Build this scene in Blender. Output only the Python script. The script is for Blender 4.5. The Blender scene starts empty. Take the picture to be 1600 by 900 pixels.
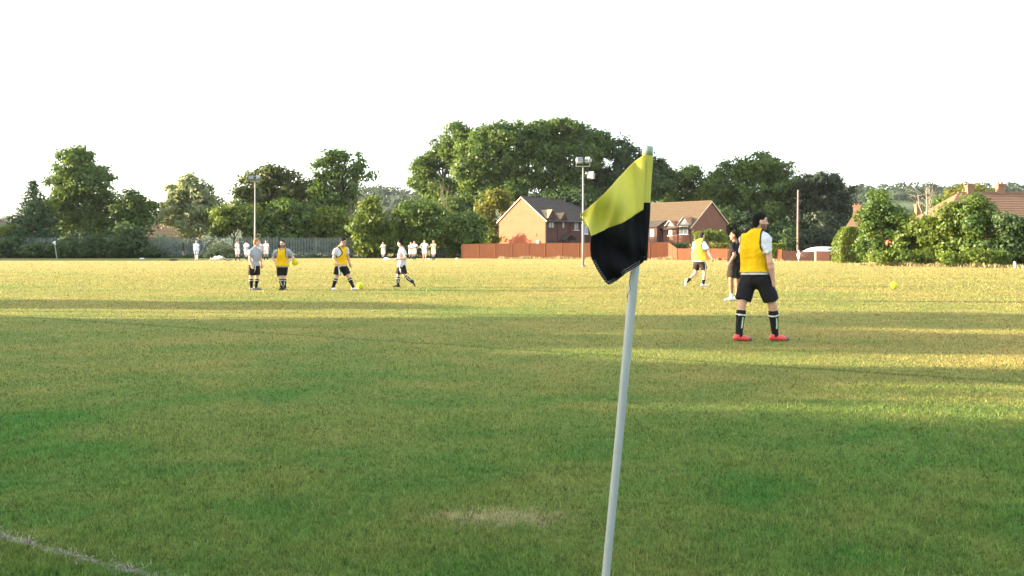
import bpy, math, random
import numpy as np
from mathutils import Vector, Matrix

rng = np.random.default_rng(11)
random.seed(11)
SC = bpy.context.scene
COL = SC.collection

# ------------------------------------------------------------------ camera, sky, sun, exposure
F, HX, HY, HC = 1305.0, 800.0, 387.0, 1.3      # focal length in photo pixels, principal column, horizon row, eye height
cam_d = bpy.data.cameras.new('camera')
cam = bpy.data.objects.new('camera', cam_d)
COL.objects.link(cam)
cam.location = (0, 0, HC)
cam.rotation_euler = (math.radians(90), 0, 0)
cam_d.sensor_width = 36
cam_d.lens = 36 * F / 1600
cam_d.shift_y = -(450 - HY) / 1600
cam_d.clip_start = 0.05
cam_d.clip_end = 9000
SC.camera = cam

SUN_EL, SUN_AZ = math.radians(10.0), math.radians(-5.0)   # light travels towards +X and a little towards the camera
LD = Vector((math.cos(SUN_EL) * math.cos(SUN_AZ), math.cos(SUN_EL) * math.sin(SUN_AZ), -math.sin(SUN_EL)))
sun_d = bpy.data.lights.new('sun', 'SUN')
sun_d.energy = 5.0
sun_d.angle = math.radians(0.4)
sun_d.color = (1.0, 0.83, 0.58)
sun = bpy.data.objects.new('sun', sun_d)
sun.rotation_euler = LD.to_track_quat('-Z', 'Y').to_euler()
COL.objects.link(sun)

W = bpy.data.worlds.new('World')
SC.world = W
W.use_nodes = True
wn, wl = W.node_tree.nodes, W.node_tree.links
bg = wn['Background']
sky = wn.new('ShaderNodeTexSky')
sky.sky_type = 'NISHITA'
sky.sun_disc = False
sky.sun_elevation = SUN_EL
# rotation 0 puts the sun at +Y and turns clockwise seen from above
sky.sun_rotation = math.atan2(-LD.x, -LD.y)
sky.air_density = 1.0
sky.dust_density = 2.5
sky.ozone_density = 1.5
wmix = wn.new('ShaderNodeMix')
wmix.data_type = 'RGBA'
wmix.inputs[0].default_value = 0.45
wmix.inputs[7].default_value = (4.0, 4.22, 4.35, 1)     # thin bright veil of high haze over the whole sky
wl.new(sky.outputs[0], wmix.inputs[6])
wl.new(wmix.outputs[2], bg.inputs[0])
bg.inputs[1].default_value = 0.12
SC.view_settings.view_transform = 'Standard'
SC.view_settings.look = 'None'
SC.view_settings.gamma = 1
SC.view_settings.exposure = 2.65
SC.cycles.use_denoising = True
SC.cycles.max_bounces = 6
SC.cycles.transparent_max_bounces = 6
SC.cycles.sample_clamp_indirect = 6

# ------------------------------------------------------------------ helpers
def gz(Y):
    """the pitch rises very gently towards the far side"""
    t = min(1, max(0, (Y - 40) / 36.0))
    return 0.12 * t * t * (3 - 2 * t)

def at(px, py, Y):
    return np.array([(px - HX) / F * Y, Y, HC + (HY - py) / F * Y])

def wx(px, Y):
    return (px - HX) / F * Y

def tag(o, label=None, cat=None, group=None, kind=None):
    if label: o['label'] = label
    if cat: o['category'] = cat
    if group: o['group'] = group
    if kind: o['kind'] = kind
    return o

def link(o, parent=None):
    COL.objects.link(o)
    if parent is not None:
        o.parent = parent
    return o

def empty(name, loc, rz=0.0):
    o = bpy.data.objects.new(name, None)
    o.empty_display_size = 0.2
    o.location = loc
    o.rotation_euler = (0, 0, rz)
    return link(o)

def np_mesh(name, V, Q, mat=None, smooth=False, col=None, tint=None, k=None):
    """fast mesh from arrays; Q is (m,k)"""
    V = np.asarray(V, np.float32)
    Q = np.asarray(Q, np.int32)
    m, k = Q.shape
    me = bpy.data.meshes.new(name)
    me.vertices.add(len(V)); me.vertices.foreach_set('co', V.ravel())
    me.loops.add(m * k); me.loops.foreach_set('vertex_index', Q.ravel())
    me.polygons.add(m)
    me.polygons.foreach_set('loop_start', np.arange(0, m * k, k, dtype=np.int32))
    if smooth:
        me.polygons.foreach_set('use_smooth', np.ones(m, bool))
    if col is not None:
        a = me.attributes.new('col', 'FLOAT_COLOR', 'POINT')
        c = np.ones((len(V), 4), np.float32); c[:, :3] = col
        a.data.foreach_set('color', c.ravel())
    if tint is not None:
        a = me.attributes.new('tint', 'FLOAT', 'POINT')
        a.data.foreach_set('value', np.asarray(tint, np.float32))
    me.update(calc_edges=True)
    if mat: me.materials.append(mat)
    return me

def mobj(name, me, parent=None):
    return link(bpy.data.objects.new(name, me), parent)

class MB:
    """collects simple solids into one mesh"""
    def __init__(s): s.v = []; s.f = []
    def add(s, vs, fs):
        b = len(s.v)
        s.v += [tuple(map(float, p)) for p in vs]
        s.f += [tuple(i + b for i in f) for f in fs]
        return s
    def box(s, c, size, R=None):
        hx, hy, hz = size[0] / 2, size[1] / 2, size[2] / 2
        p = np.array([[x, y, z] for z in (-hz, hz) for y in (-hy, hy) for x in (-hx, hx)])
        if R is not None: p = p @ np.asarray(R).T
        return s.add(p + np.asarray(c), [(0, 2, 3, 1), (4, 5, 7, 6), (0, 1, 5, 4), (2, 6, 7, 3), (0, 4, 6, 2), (1, 3, 7, 5)])
    def prism(s, poly, vec):
        """extrude a 3-D polygon along vec"""
        n = len(poly); poly = [np.asarray(p, float) for p in poly]; vec = np.asarray(vec, float)
        return s.add(poly + [p + vec for p in poly], [tuple(range(n))[::-1], tuple(range(n, 2 * n))] +
                     [(i, (i + 1) % n, (i + 1) % n + n, i + n) for i in range(n)])
    def tube(s, pts, rad, n=8):
        pts = [np.asarray(p, float) for p in pts]
        if not hasattr(rad, '__len__'): rad = [rad] * len(pts)
        b = len(s.v); m = len(pts)
        for i, p in enumerate(pts):
            d = pts[min(i + 1, m - 1)] - pts[max(i - 1, 0)]
            d = d / (np.linalg.norm(d) + 1e-9)
            a = np.array([1, 0, 0]) if abs(d[0]) < .8 else np.array([0, 1, 0])
            u = np.cross(d, a); u /= np.linalg.norm(u); w = np.cross(d, u)
            for k in range(n):
                t = 2 * math.pi * k / n
                s.v.append(tuple(p + rad[i] * (math.cos(t) * u + math.sin(t) * w)))
        for i in range(m - 1):
            for k in range(n):
                s.f.append((b + i * n + k, b + i * n + (k + 1) % n, b + (i + 1) * n + (k + 1) % n, b + (i + 1) * n + k))
        s.f.append(tuple(b + k for k in range(n))[::-1])
        s.f.append(tuple(b + (m - 1) * n + k for k in range(n)))
        return s
    def mesh(s, name, mat, smooth=False):
        me = bpy.data.meshes.new(name)
        me.from_pydata(s.v, [], s.f)
        if smooth: me.polygons.foreach_set('use_smooth', np.ones(len(me.polygons), bool))
        me.materials.append(mat)
        return me
    def build(s, name, mat, parent=None, smooth=False):
        return mobj(name, s.mesh(name, mat, smooth), parent)

# ------------------------------------------------------------------ materials
def nmat(name):
    m = bpy.data.materials.new(name); m.use_nodes = True
    nt = m.node_tree
    return m, nt.nodes, nt.links, nt.nodes['Principled BSDF']

def plain(name, c, rough=.7, var=.25, scale=6.0, metal=0.0, bump=0.0, bscale=60.0, spec=.3, stretch=(1, 1, 1)):
    m, n, l, p = nmat(name)
    g = n.new('ShaderNodeNewGeometry')
    mp = n.new('ShaderNodeMapping'); mp.inputs['Scale'].default_value = stretch
    l.new(g.outputs['Position'], mp.inputs[0])
    t = n.new('ShaderNodeTexNoise'); t.inputs['Scale'].default_value = scale; t.inputs['Detail'].default_value = 6
    l.new(mp.outputs[0], t.inputs['Vector'])
    mx = n.new('ShaderNodeMix'); mx.data_type = 'RGBA'
    mx.inputs[6].default_value = (*[x * (1 - var) for x in c], 1)
    mx.inputs[7].default_value = (*[min(1, x * (1 + var)) for x in c], 1)
    l.new(t.outputs[0], mx.inputs[0]); l.new(mx.outputs[2], p.inputs['Base Color'])
    p.inputs['Roughness'].default_value = rough
    p.inputs['Metallic'].default_value = metal
    p.inputs['Specular IOR Level'].default_value = spec
    if bump:
        t2 = n.new('ShaderNodeTexNoise'); t2.inputs['Scale'].default_value = bscale
        l.new(g.outputs['Position'], t2.inputs['Vector'])
        b = n.new('ShaderNodeBump'); b.inputs['Strength'].default_value = bump; b.inputs['Distance'].default_value = .02
        l.new(t2.outputs[0], b.inputs['Height']); l.new(b.outputs[0], p.inputs['Normal'])
    return m

def attr_mat(name, rough=.8, spec=.2, bump=.15, bscale=90.0, sss=0.0):
    m, n, l, p = nmat(name)
    a = n.new('ShaderNodeAttribute'); a.attribute_name = 'col'
    t = n.new('ShaderNodeTexNoise'); t.inputs['Scale'].default_value = 14; t.inputs['Detail'].default_value = 4
    g = n.new('ShaderNodeNewGeometry'); l.new(g.outputs['Position'], t.inputs['Vector'])
    mr = n.new('ShaderNodeMapRange'); mr.inputs[3].default_value = .86; mr.inputs[4].default_value = 1.1
    l.new(t.outputs[0], mr.inputs[0])
    h = n.new('ShaderNodeHueSaturation'); l.new(a.outputs['Color'], h.inputs['Color']); l.new(mr.outputs[0], h.inputs['Value'])
    l.new(h.outputs[0], p.inputs['Base Color'])
    p.inputs['Roughness'].default_value = rough; p.inputs['Specular IOR Level'].default_value = spec
    if bump:
        t2 = n.new('ShaderNodeTexNoise'); t2.inputs['Scale'].default_value = bscale
        l.new(g.outputs['Position'], t2.inputs['Vector'])
        b = n.new('ShaderNodeBump'); b.inputs['Strength'].default_value = bump; b.inputs['Distance'].default_value = .01
        l.new(t2.outputs[0], b.inputs['Height']); l.new(b.outputs[0], p.inputs['Normal'])
    return m

def leaf_mat(name, dark, light, trans=.5):
    m = bpy.data.materials.new(name); m.use_nodes = True
    n, l = m.node_tree.nodes, m.node_tree.links
    n.remove(n['Principled BSDF'])
    a = n.new('ShaderNodeAttribute'); a.attribute_name = 'tint'
    mx = n.new('ShaderNodeMix'); mx.data_type = 'RGBA'
    mx.inputs[6].default_value = (*dark, 1); mx.inputs[7].default_value = (*light, 1)
    l.new(a.outputs['Fac'], mx.inputs[0])
    d = n.new('ShaderNodeBsdfDiffuse'); l.new(mx.outputs[2], d.inputs[0])
    t = n.new('ShaderNodeBsdfTranslucent')
    h = n.new('ShaderNodeHueSaturation'); h.inputs['Hue'].default_value = .485; h.inputs['Value'].default_value = 1.15
    l.new(mx.outputs[2], h.inputs['Color']); l.new(h.outputs[0], t.inputs[0])
    s = n.new('ShaderNodeMixShader'); s.inputs[0].default_value = trans
    l.new(d.outputs[0], s.inputs[1]); l.new(t.outputs[0], s.inputs[2])
    gl = n.new('ShaderNodeBsdfGlossy'); gl.inputs['Roughness'].default_value = .5; gl.inputs[0].default_value = (.8, .8, .8, 1)
    s2 = n.new('ShaderNodeMixShader'); s2.inputs[0].default_value = .02
    l.new(s.outputs[0], s2.inputs[1]); l.new(gl.outputs[0], s2.inputs[2])
    l.new(s2.outputs[0], n['Material Output'].inputs[0])
    return m

LEAF = {
    'green':  leaf_mat('leaf_green', (.047, .098, .017), (.120, .182, .028)),
    'bright': leaf_mat('leaf_bright', (.068, .122, .015), (.165, .210, .026)),
    'dark':   leaf_mat('leaf_dark', (.030, .066, .020), (.074, .118, .030)),
    'deep':   leaf_mat('leaf_deep', (.018, .037, .018), (.048, .068, .030)),
    'olive':  leaf_mat('leaf_olive', (.165, .200, .090), (.285, .325, .150)),
    'yellow': leaf_mat('leaf_yellow', (.100, .115, .014), (.200, .195, .026)),
    'brown':  leaf_mat('leaf_brown', (.044, .070, .017), (.120, .140, .032)),
    'fir':    leaf_mat('leaf_fir', (.020, .052, .020), (.060, .105, .038), .15),
    'far':    leaf_mat('leaf_far', (.022, .042, .022), (.050, .078, .034)),
}
BARK = plain('bark', (.13, .10, .07), .9, .4, 8, bump=.5, bscale=30)
BARK_PALE = plain('bark_pale', (.20, .165, .12), .9, .3, 8)
M_POLE = plain('painted_metal', (.25, .245, .225), .5, .12, 3)
M_GALV = plain('galvanised_steel', (.15, .175, .165), .6, .55, 1.3, metal=.1)
M_DARKMETAL = plain('dark_metal', (.05, .05, .055), .5, .2, 5)
M_LAMP = plain('lamp_housing', (.40, .41, .42), .4, .2, 5, metal=.3)
M_GLASS = plain('lamp_glass', (.16, .18, .2), .12, .1, 5, spec=.6)
M_WOODPOLE = plain('weathered_pole_wood', (.22, .175, .145), .85, .3, 3, stretch=(4, 4, .3))
M_WHITE = plain('white_paint', (.78, .77, .73), .55, .06, 3)
M_BLACKPLASTIC = plain('black_plastic', (.02, .02, .022), .5, .2, 4)
M_PANE = plain('window_glass', (.04, .05, .06), .08, .3, 1.5, spec=.7)
M_PANEPALE = plain('pale_window_glass', (.34, .35, .34), .15, .35, 1.5, spec=.6)  # paler pane colour than the plain window glass
M_FRAMEDARK = plain('dark_timber_frame', (.05, .04, .035), .6, .2, 4)

def fence_wood(name, c):
    return plain(name, c, .85, .32, 1.1, bump=.2, bscale=18, stretch=(3, 3, .35))
M_FENCE = fence_wood('orange_fence_stain', (.140, .046, .019))
M_FENCE_DARK = fence_wood('dark_fence_stain', (.085, .036, .026))
M_FENCEPOST = fence_wood('fence_post_wood', (.16, .058, .025))

def brick_mat(name, c1, c2, mortar):
    m, n, l, p = nmat(name)
    g = n.new('ShaderNodeNewGeometry')
    cr = n.new('ShaderNodeVectorMath'); cr.operation = 'CROSS_PRODUCT'; cr.inputs[0].default_value = (0, 0, 1)
    l.new(g.outputs['True Normal'], cr.inputs[1])
    dt = n.new('ShaderNodeVectorMath'); dt.operation = 'DOT_PRODUCT'
    l.new(cr.outputs[0], dt.inputs[0]); l.new(g.outputs['Position'], dt.inputs[1])
    sx = n.new('ShaderNodeSeparateXYZ'); l.new(g.outputs['Position'], sx.inputs[0])
    cx = n.new('ShaderNodeCombineXYZ'); l.new(dt.outputs['Value'], cx.inputs[0]); l.new(sx.outputs[2], cx.inputs[1])
    b = n.new('ShaderNodeTexBrick')
    b.inputs['Color1'].default_value = (*c1, 1); b.inputs['Color2'].default_value = (*c2, 1); b.inputs['Mortar'].default_value = (*mortar, 1)
    b.inputs['Scale'].default_value = 1.0; b.inputs['Brick Width'].default_value = .225; b.inputs['Row Height'].default_value = .075
    b.inputs['Mortar Size'].default_value = .010
    l.new(cx.outputs[0], b.inputs['Vector'])
    t = n.new('ShaderNodeTexNoise'); t.inputs['Scale'].default_value = .9; t.inputs['Detail'].default_value = 7
    l.new(cx.outputs[0], t.inputs['Vector'])
    mr = n.new('ShaderNodeMapRange'); mr.inputs[3].default_value = .78; mr.inputs[4].default_value = 1.2
    l.new(t.outputs[0], mr.inputs[0])
    h = n.new('ShaderNodeHueSaturation'); l.new(b.outputs[0], h.inputs['Color']); l.new(mr.outputs[0], h.inputs['Value'])
    l.new(h.outputs[0], p.inputs['Base Color']); p.inputs['Roughness'].default_value = .9
    p.inputs['Specular IOR Level'].default_value = .15
    return m
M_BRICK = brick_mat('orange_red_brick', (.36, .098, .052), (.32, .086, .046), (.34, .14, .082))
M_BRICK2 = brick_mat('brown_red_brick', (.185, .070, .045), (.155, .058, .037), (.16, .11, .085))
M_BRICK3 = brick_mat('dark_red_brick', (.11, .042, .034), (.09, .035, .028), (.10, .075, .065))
M_CHIMNEY = brick_mat('old_chimney_brick', (.24, .12, .075), (.20, .10, .065), (.24, .17, .12))
M_TILE_GREY = plain('slate_grey_roof_tile', (.064, .051, .044), .95, .35, 2.2, stretch=(1, 1, 3))
M_TILE_BUFF = plain('buff_roof_tile', (.104, .070, .040), .85, .22, 2.2, stretch=(1, 1, 3))
M_TILE_PINK = plain('orange_pink_roof_tile', (.185, .105, .066), .85, .2, 1.6, stretch=(1, 1, 3))
M_TILE_CREAM = plain('pale_dormer_tile', (.30, .215, .135), .9, .2, 2)
M_TILE_RED = plain('red_roof_tile', (.36, .17, .10), .85, .25, 2, stretch=(1, 1, 3))
M_GABLET = plain('gablet_paint', (.42, .40, .37), .7, .1, 2)
M_CREAM = plain('cream_render', (.55, .45, .32), .8, .12, 1.5)

# ------------------------------------------------------------------ turf colour, shared by the ground sheet and the blades
def turf_nodes(m):
    """builds the colour of the turf from the world position; returns the colour socket"""
    n, l = m.node_tree.nodes, m.node_tree.links
    g = n.new('ShaderNodeNewGeometry')
    s = n.new('ShaderNodeSeparateXYZ'); l.new(g.outputs['Position'], s.inputs[0])
    def math_(op, a, b=None, clamp=False):
        q = n.new('ShaderNodeMath'); q.operation = op; q.use_clamp = clamp
        for i, v in enumerate((a, b)):
            if v is None: continue
            if isinstance(v, (int, float)): q.inputs[i].default_value = v
            else: l.new(v, q.inputs[i])
        return q.outputs[0]
    def noise(scale, detail, st=(1, 1, 1), dist=0.0, rough=.55):
        mp = n.new('ShaderNodeMapping'); mp.inputs['Scale'].default_value = st
        l.new(g.outputs['Position'], mp.inputs[0])
        t = n.new('ShaderNodeTexNoise'); t.inputs['Scale'].default_value = scale; t.inputs['Detail'].default_value = detail
        t.inputs['Distortion'].default_value = dist; t.inputs['Roughness'].default_value = rough
        l.new(mp.outputs[0], t.inputs['Vector'])
        return t.outputs[0]
    def ramp(sock, pts):
        r = n.new('ShaderNodeValToRGB')
        e = r.color_ramp.elements
        while len(e) < len(pts): e.new(.5)
        for i, (p_, c_) in enumerate(pts):
            e[i].position = p_; e[i].color = (c_, c_, c_, 1) if not hasattr(c_, '__len__') else (*c_, 1)
        l.new(sock, r.inputs[0]); return r.outputs[0]
    def mixc(f, a, b):
        q = n.new('ShaderNodeMix'); q.data_type = 'RGBA'
        for i, v in ((0, f), (6, a), (7, b)):
            if isinstance(v, (tuple,)): q.inputs[i].default_value = (*v, 1)
            elif isinstance(v, float): q.inputs[i].default_value = v
            else: l.new(v, q.inputs[i])
        return q.outputs[2]
    big = noise(.33, 5, (.6, 1, 1), .6)
    mid = noise(1.7, 5, (.75, 1, 1), .4, .6)
    fine = noise(22, 4, (.7, 1, 1))
    yb = ramp(math_('DIVIDE', s.outputs[1], 60.0), [(0.0, .23), (.09, .25), (.14, .40), (.20, .56), (.27, .66), (.45, .74), (1.0, .88)])
    xr = n.new('ShaderNodeMapRange'); xr.inputs[1].default_value = -1.0; xr.inputs[2].default_value = 5.0
    xr.inputs[3].default_value = 0.0; xr.inputs[4].default_value = .32; l.new(s.outputs[0], xr.inputs[0])
    ywin = ramp(math_('DIVIDE', s.outputs[1], 20.0), [(0.0, 0.0), (.27, 0.0), (.36, 1.0), (.62, 1.0), (.8, 0.3)])
    dry = math_('ADD', yb, math_('MULTIPLY', xr.outputs[0], ywin))
    dry = math_('ADD', dry, math_('MULTIPLY', math_('SUBTRACT', big, .5), 1.25))
    dry = math_('ADD', dry, math_('MULTIPLY', math_('SUBTRACT', mid, .5), .95))
    # worn pale patch on the near turf
    dx = math_('DIVIDE', math_('SUBTRACT', s.outputs[0], -.04), .42)
    dy = math_('DIVIDE', math_('SUBTRACT', s.outputs[1], 4.02), .17)
    rr = math_('SQRT', math_('ADD', math_('MULTIPLY', dx, dx), math_('MULTIPLY', dy, dy)))
    rr = math_('ADD', rr, math_('MULTIPLY', math_('SUBTRACT', noise(11, 6, (1, 1, 1), .5, .7), .5), 2.6))
    worn = ramp(rr, [(.25, 1.0), (.95, 0.0)])
    dry = math_('ADD', dry, math_('MULTIPLY', math_('SUBTRACT', fine, .5), .5), clamp=True)
    c = mixc(dry, (.058, .148, .031), (.266, .218, .070))
    lush = ramp(noise(.8, 4, (.5, 1, 1), .5), [(.45, 0.0), (.78, .25)])
    c = mixc(math_('MULTIPLY', lush, math_('SUBTRACT', 1.0, dry, clamp=True)), c, (.048, .140, .034))
    c = mixc(math_('MULTIPLY', worn, .55), c, (.36, .30, .17))
    # an old pitch line that has grown over greener, and the edge of the mown area on the far side
    ld = math_('ADD', math_('MULTIPLY', math_('SUBTRACT', s.outputs[0], -5.0), .475), math_('MULTIPLY', math_('SUBTRACT', s.outputs[1], 13.4), .88))
    ld = math_('ABSOLUTE', math_('ADD', ld, math_('MULTIPLY', math_('SUBTRACT', noise(4, 4), .5), .22)))
    c = mixc(math_('MULTIPLY', ramp(ld, [(.04, 1.0), (.10, 0.0)]), math_('MULTIPLY', mid, .9)), c, (.040, .085, .022))
    ed = math_('ABSOLUTE', math_('ADD', math_('SUBTRACT', s.outputs[1], 60.5), math_('MULTIPLY', math_('SUBTRACT', noise(.9, 4, (.2, 1, 1)), .5), 1.6)))
    c = mixc(math_('MULTIPLY', ramp(ed, [(.25, 1.0), (.75, 0.0)]), math_('MULTIPLY', big, .8)), c, (.12, .12, .045))
    # far side: bleached strip before the fences and a few long worn lines
    farm = ramp(math_('DIVIDE', s.outputs[1], 120.0), [(.30, 0.0), (.55, 1.0)])
    c = mixc(math_('MULTIPLY', farm, .5), c, (.37, .30, .115))
    fl = math_('MULTIPLY', ramp(math_('DIVIDE', s.outputs[1], 100.0), [(.74, 0.0), (.78, 1.0)]), ramp(math_('DIVIDE', s.outputs[0], -60.0), [(.35, 0.0), (.62, 1.0)]))
    c = mixc(math_('MULTIPLY', fl, .75), c, (.085, .120, .036))  # far left ground painted darker green to deepen the tree shade there
    lines = ramp(noise(.22, 3, (.10, 2.2, 1)), [(.60, 0.0), (.68, 1.0)])
    c = mixc(math_('MULTIPLY', math_('MULTIPLY', lines, farm), .35), c, (.15, .14, .05))
    v = n.new('ShaderNodeHueSaturation')
    mr = n.new('ShaderNodeMapRange'); mr.inputs[3].default_value = .7; mr.inputs[4].default_value = 1.3
    l.new(noise(75, 3), mr.inputs[0]); l.new(mr.outputs[0], v.inputs['Value']); l.new(c, v.inputs['Color'])
    return v.outputs[0]

M_TURF, n_, l_, p_ = nmat('turf')
tc = turf_nodes(M_TURF)
l_.new(tc, p_.inputs['Base Color'])
p_.inputs['Roughness'].default_value = .95; p_.inputs['Specular IOR Level'].default_value = .05
g_ = n_.new('ShaderNodeNewGeometry')
nt_ = n_.new('ShaderNodeTexNoise'); nt_.inputs['Scale'].default_value = 28; nt_.inputs['Detail'].default_value = 6
l_.new(g_.outputs['Position'], nt_.inputs['Vector'])
bp_ = n_.new('ShaderNodeBump'); bp_.inputs['Strength'].default_value = 1.0; bp_.inputs['Distance'].default_value = .06
l_.new(nt_.outputs[0], bp_.inputs['Height']); l_.new(bp_.outputs[0], p_.inputs['Normal'])

M_BLADE = bpy.data.materials.new('grass_blade'); M_BLADE.use_nodes = True
n_, l_ = M_BLADE.node_tree.nodes, M_BLADE.node_tree.links
n_.remove(n_['Principled BSDF'])
tc = turf_nodes(M_BLADE)
a_ = n_.new('ShaderNodeAttribute'); a_.attribute_name = 'tint'
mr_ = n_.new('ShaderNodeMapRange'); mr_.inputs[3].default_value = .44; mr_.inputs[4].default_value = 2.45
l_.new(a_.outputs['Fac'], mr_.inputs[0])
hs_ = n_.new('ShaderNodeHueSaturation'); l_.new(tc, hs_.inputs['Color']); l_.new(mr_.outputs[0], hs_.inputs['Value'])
d_ = n_.new('ShaderNodeBsdfDiffuse'); l_.new(hs_.outputs[0], d_.inputs[0])
t_ = n_.new('ShaderNodeBsdfTranslucent'); l_.new(hs_.outputs[0], t_.inputs[0])
ms_ = n_.new('ShaderNodeMixShader'); ms_.inputs[0].default_value = .4
l_.new(d_.outputs[0], ms_.inputs[1]); l_.new(t_.outputs[0], ms_.inputs[2])
l_.new(ms_.outputs[0], n_['Material Output'].inputs[0])

# ------------------------------------------------------------------ ground, pitch line, grass
ys = np.concatenate([np.linspace(-120, 38, 12), np.linspace(40, 80, 24), np.linspace(90, 200, 6), [400, 900, 2000, 4500]])
xs = np.array([-4500, -1500, -500, -200, -80, -30, 0, 30, 80, 200, 500, 1500, 4500.0])
GV = np.array([[x, y, gz(y)] for y in ys for x in xs])
nx = len(xs)
GQ = np.array([[j * nx + i, j * nx + i + 1, (j + 1) * nx + i + 1, (j + 1) * nx + i] for j in range(len(ys) - 1) for i in range(nx - 1)])
tag(mobj('ground', np_mesh('ground', GV, GQ, M_TURF, True)), kind='structure')

# worn line cut into the turf at the lower left
LA, LB = np.array([-2.9, 4.07]), np.array([-.9, 3.02])
ldir = (LB - LA) / np.linalg.norm(LB - LA); lnor = np.array([-ldir[1], ldir[0]])
M_LINE = plain('worn_chalk_line', (.10, .094, .072), .95, .6, 22, bump=.6, bscale=50)
V = []; Q = []
nseg = 60
for i in range(nseg + 1):
    t = -0.2 + 1.5 * i / nseg
    p = LA + (LB - LA) * t
    wv = .021 + .007 * math.sin(i * 1.7) + .005 * math.sin(i * .6)
    for sgn in (-1, 1):
        q = p + lnor * (sgn * wv + .012 * math.sin(i * .9 + sgn))
        V.append((q[0], q[1], .004))
    if i: Q.append((2 * i - 2, 2 * i - 1, 2 * i + 1, 2 * i))
tag(mobj('pitch_line', np_mesh('pitch_line', V, Q, M_LINE)), kind='structure')

V = []; Q = []
for i in range(26):
    a, b = wx(128 + 8 * i, 86), wx(136 + 8 * i, 86); yy = 86 + .15 * math.sin(i); q = len(V); z_ = gz(86) + .006
    V += [(a, yy - .07, z_), (b, yy - .07, z_), (b, yy + .07, z_), (a, yy + .07, z_)]; Q.append((q, q + 1, q + 2, q + 3))
tag(mobj('pitch_line', np_mesh('pitch_line', V, Q, plain('chalk', (.6, .6, .56), .9, .3, 3))), kind='structure')

def blades(n, ymin, ymax, name, h0=.021, wpx=.8, side=1.3, power=1.0):
    """short turf blades, about equally dense over the picture"""
    # density in the picture: uniform in 1/Y between the limits (rows), so blades per metre fall with distance
    u = rng.random(n)
    Y = 1 / (1 / ymin + (1 / ymax - 1 / ymin) * u ** power)
    X = (rng.random(n) * 2 - 1) * (.613 * side * Y + 1.5)
    # keep the worn line fairly clear
    d = (X - LA[0]) * lnor[0] + (Y - LA[1]) * lnor[1]
    keep = (np.abs(d) > .022) | (rng.random(n) < .48)
    X, Y, d = X[keep], Y[keep], d[keep]; n = len(X)
    dist = Y
    w = np.maximum(.0032, wpx * dist / 835.0) * rng.uniform(.6, 1.3, n)
    h = np.maximum(h0, 1.25 * dist / 835.0) * rng.uniform(.45, 1.5, n)
    tuft = np.sin(X * 2.1 + 1.3 * np.sin(Y * 1.7)) * np.sin(Y * 2.6 + 1.1 * np.sin(X * 1.9 + 2)) + .6 * np.sin(X * 7.3 + 2 * np.sin(Y * 5)) * np.sin(Y * 8.1)
    h = h * (1 + .15 * np.clip(tuft, -.8, 1.2))
    h = np.where(Y > 12, np.minimum(h, .055 + .0 * Y), h)
    long_ = (d < -.02) & (d > -1.2)
    h = np.where(long_, h * 1.35, h)
    straw = rng.random(n) < .006
    h = np.where(straw, h * 1.9, h)
    a = rng.random(n) * 2 * math.pi
    lean = rng.uniform(.1, .9, n)
    la = rng.random(n) * 2 * math.pi
    bx, by = np.cos(a) * w / 2, np.sin(a) * w / 2
    tx, ty = np.cos(la) * h * lean, np.sin(la) * h * lean
    z0 = np.array([gz(y) for y in Y]) - .002 if ymax > 40 else np.zeros(n) - .002
    V = np.empty((n, 3, 3))
    V[:, 0] = np.stack([X - bx, Y - by, z0], 1)
    V[:, 1] = np.stack([X + bx, Y + by, z0], 1)
    V[:, 2] = np.stack([X + tx, Y + ty, z0 + h * np.sqrt(1 - .6 * lean ** 2)], 1)
    def cellnoise(c):
        i, k = np.floor(X / c).astype(np.int64), np.floor(Y / c).astype(np.int64)
        return ((np.sin(i * 127.1 + k * 311.7) * 43758.5453) % 1.0)
    cl = .62 * cellnoise(.0030 * np.exp(np.round(np.log(Y) * 6) / 6)) + .24 * cellnoise(.06) + .14 * cellnoise(.17)
    base = np.clip(rng.normal(.38, .20, n) + (cl - .5) * 1.0 + .04 * tuft, 0, 1)
    base = np.where(straw, 1.0, base)
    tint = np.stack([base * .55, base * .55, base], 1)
    me = np_mesh(name, V.reshape(-1, 3), np.arange(3 * n).reshape(-1, 3), M_BLADE, tint=tint.ravel())
    tag(mobj(name, me), 'short mown grass, green and straw coloured, covering the near pitch', 'grass', kind='stuff')
blades(980000, 2.75, 75.0, 'grass')

# dead stems lying along the worn line
V = []; Q = []; 
for i in range(420):
    t = rng.uniform(0, 1); p = LA + (LB - LA) * t + lnor * rng.normal(0, .03)
    a = rng.uniform(0, 2 * math.pi); L = rng.uniform(.015, .06); dz = rng.uniform(.0, .016)
    q = p + np.array([math.cos(a), math.sin(a)]) * L
    w = np.array([-math.sin(a), math.cos(a)]) * .0018
    b = len(V)
    V += [(p[0] - w[0], p[1] - w[1], .008), (p[0] + w[0], p[1] + w[1], .008), (q[0], q[1], .010 + dz)]
    Q.append((b, b + 1, b + 2))
M_STRAW = plain('dead_straw', (.27, .25, .19), .9, .45, 30)
tag(mobj('dead_stems', np_mesh('dead_stems', V, Q, M_STRAW)), 'pale dead stems lying along the worn pitch line', 'dead grass', kind='stuff')

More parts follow.
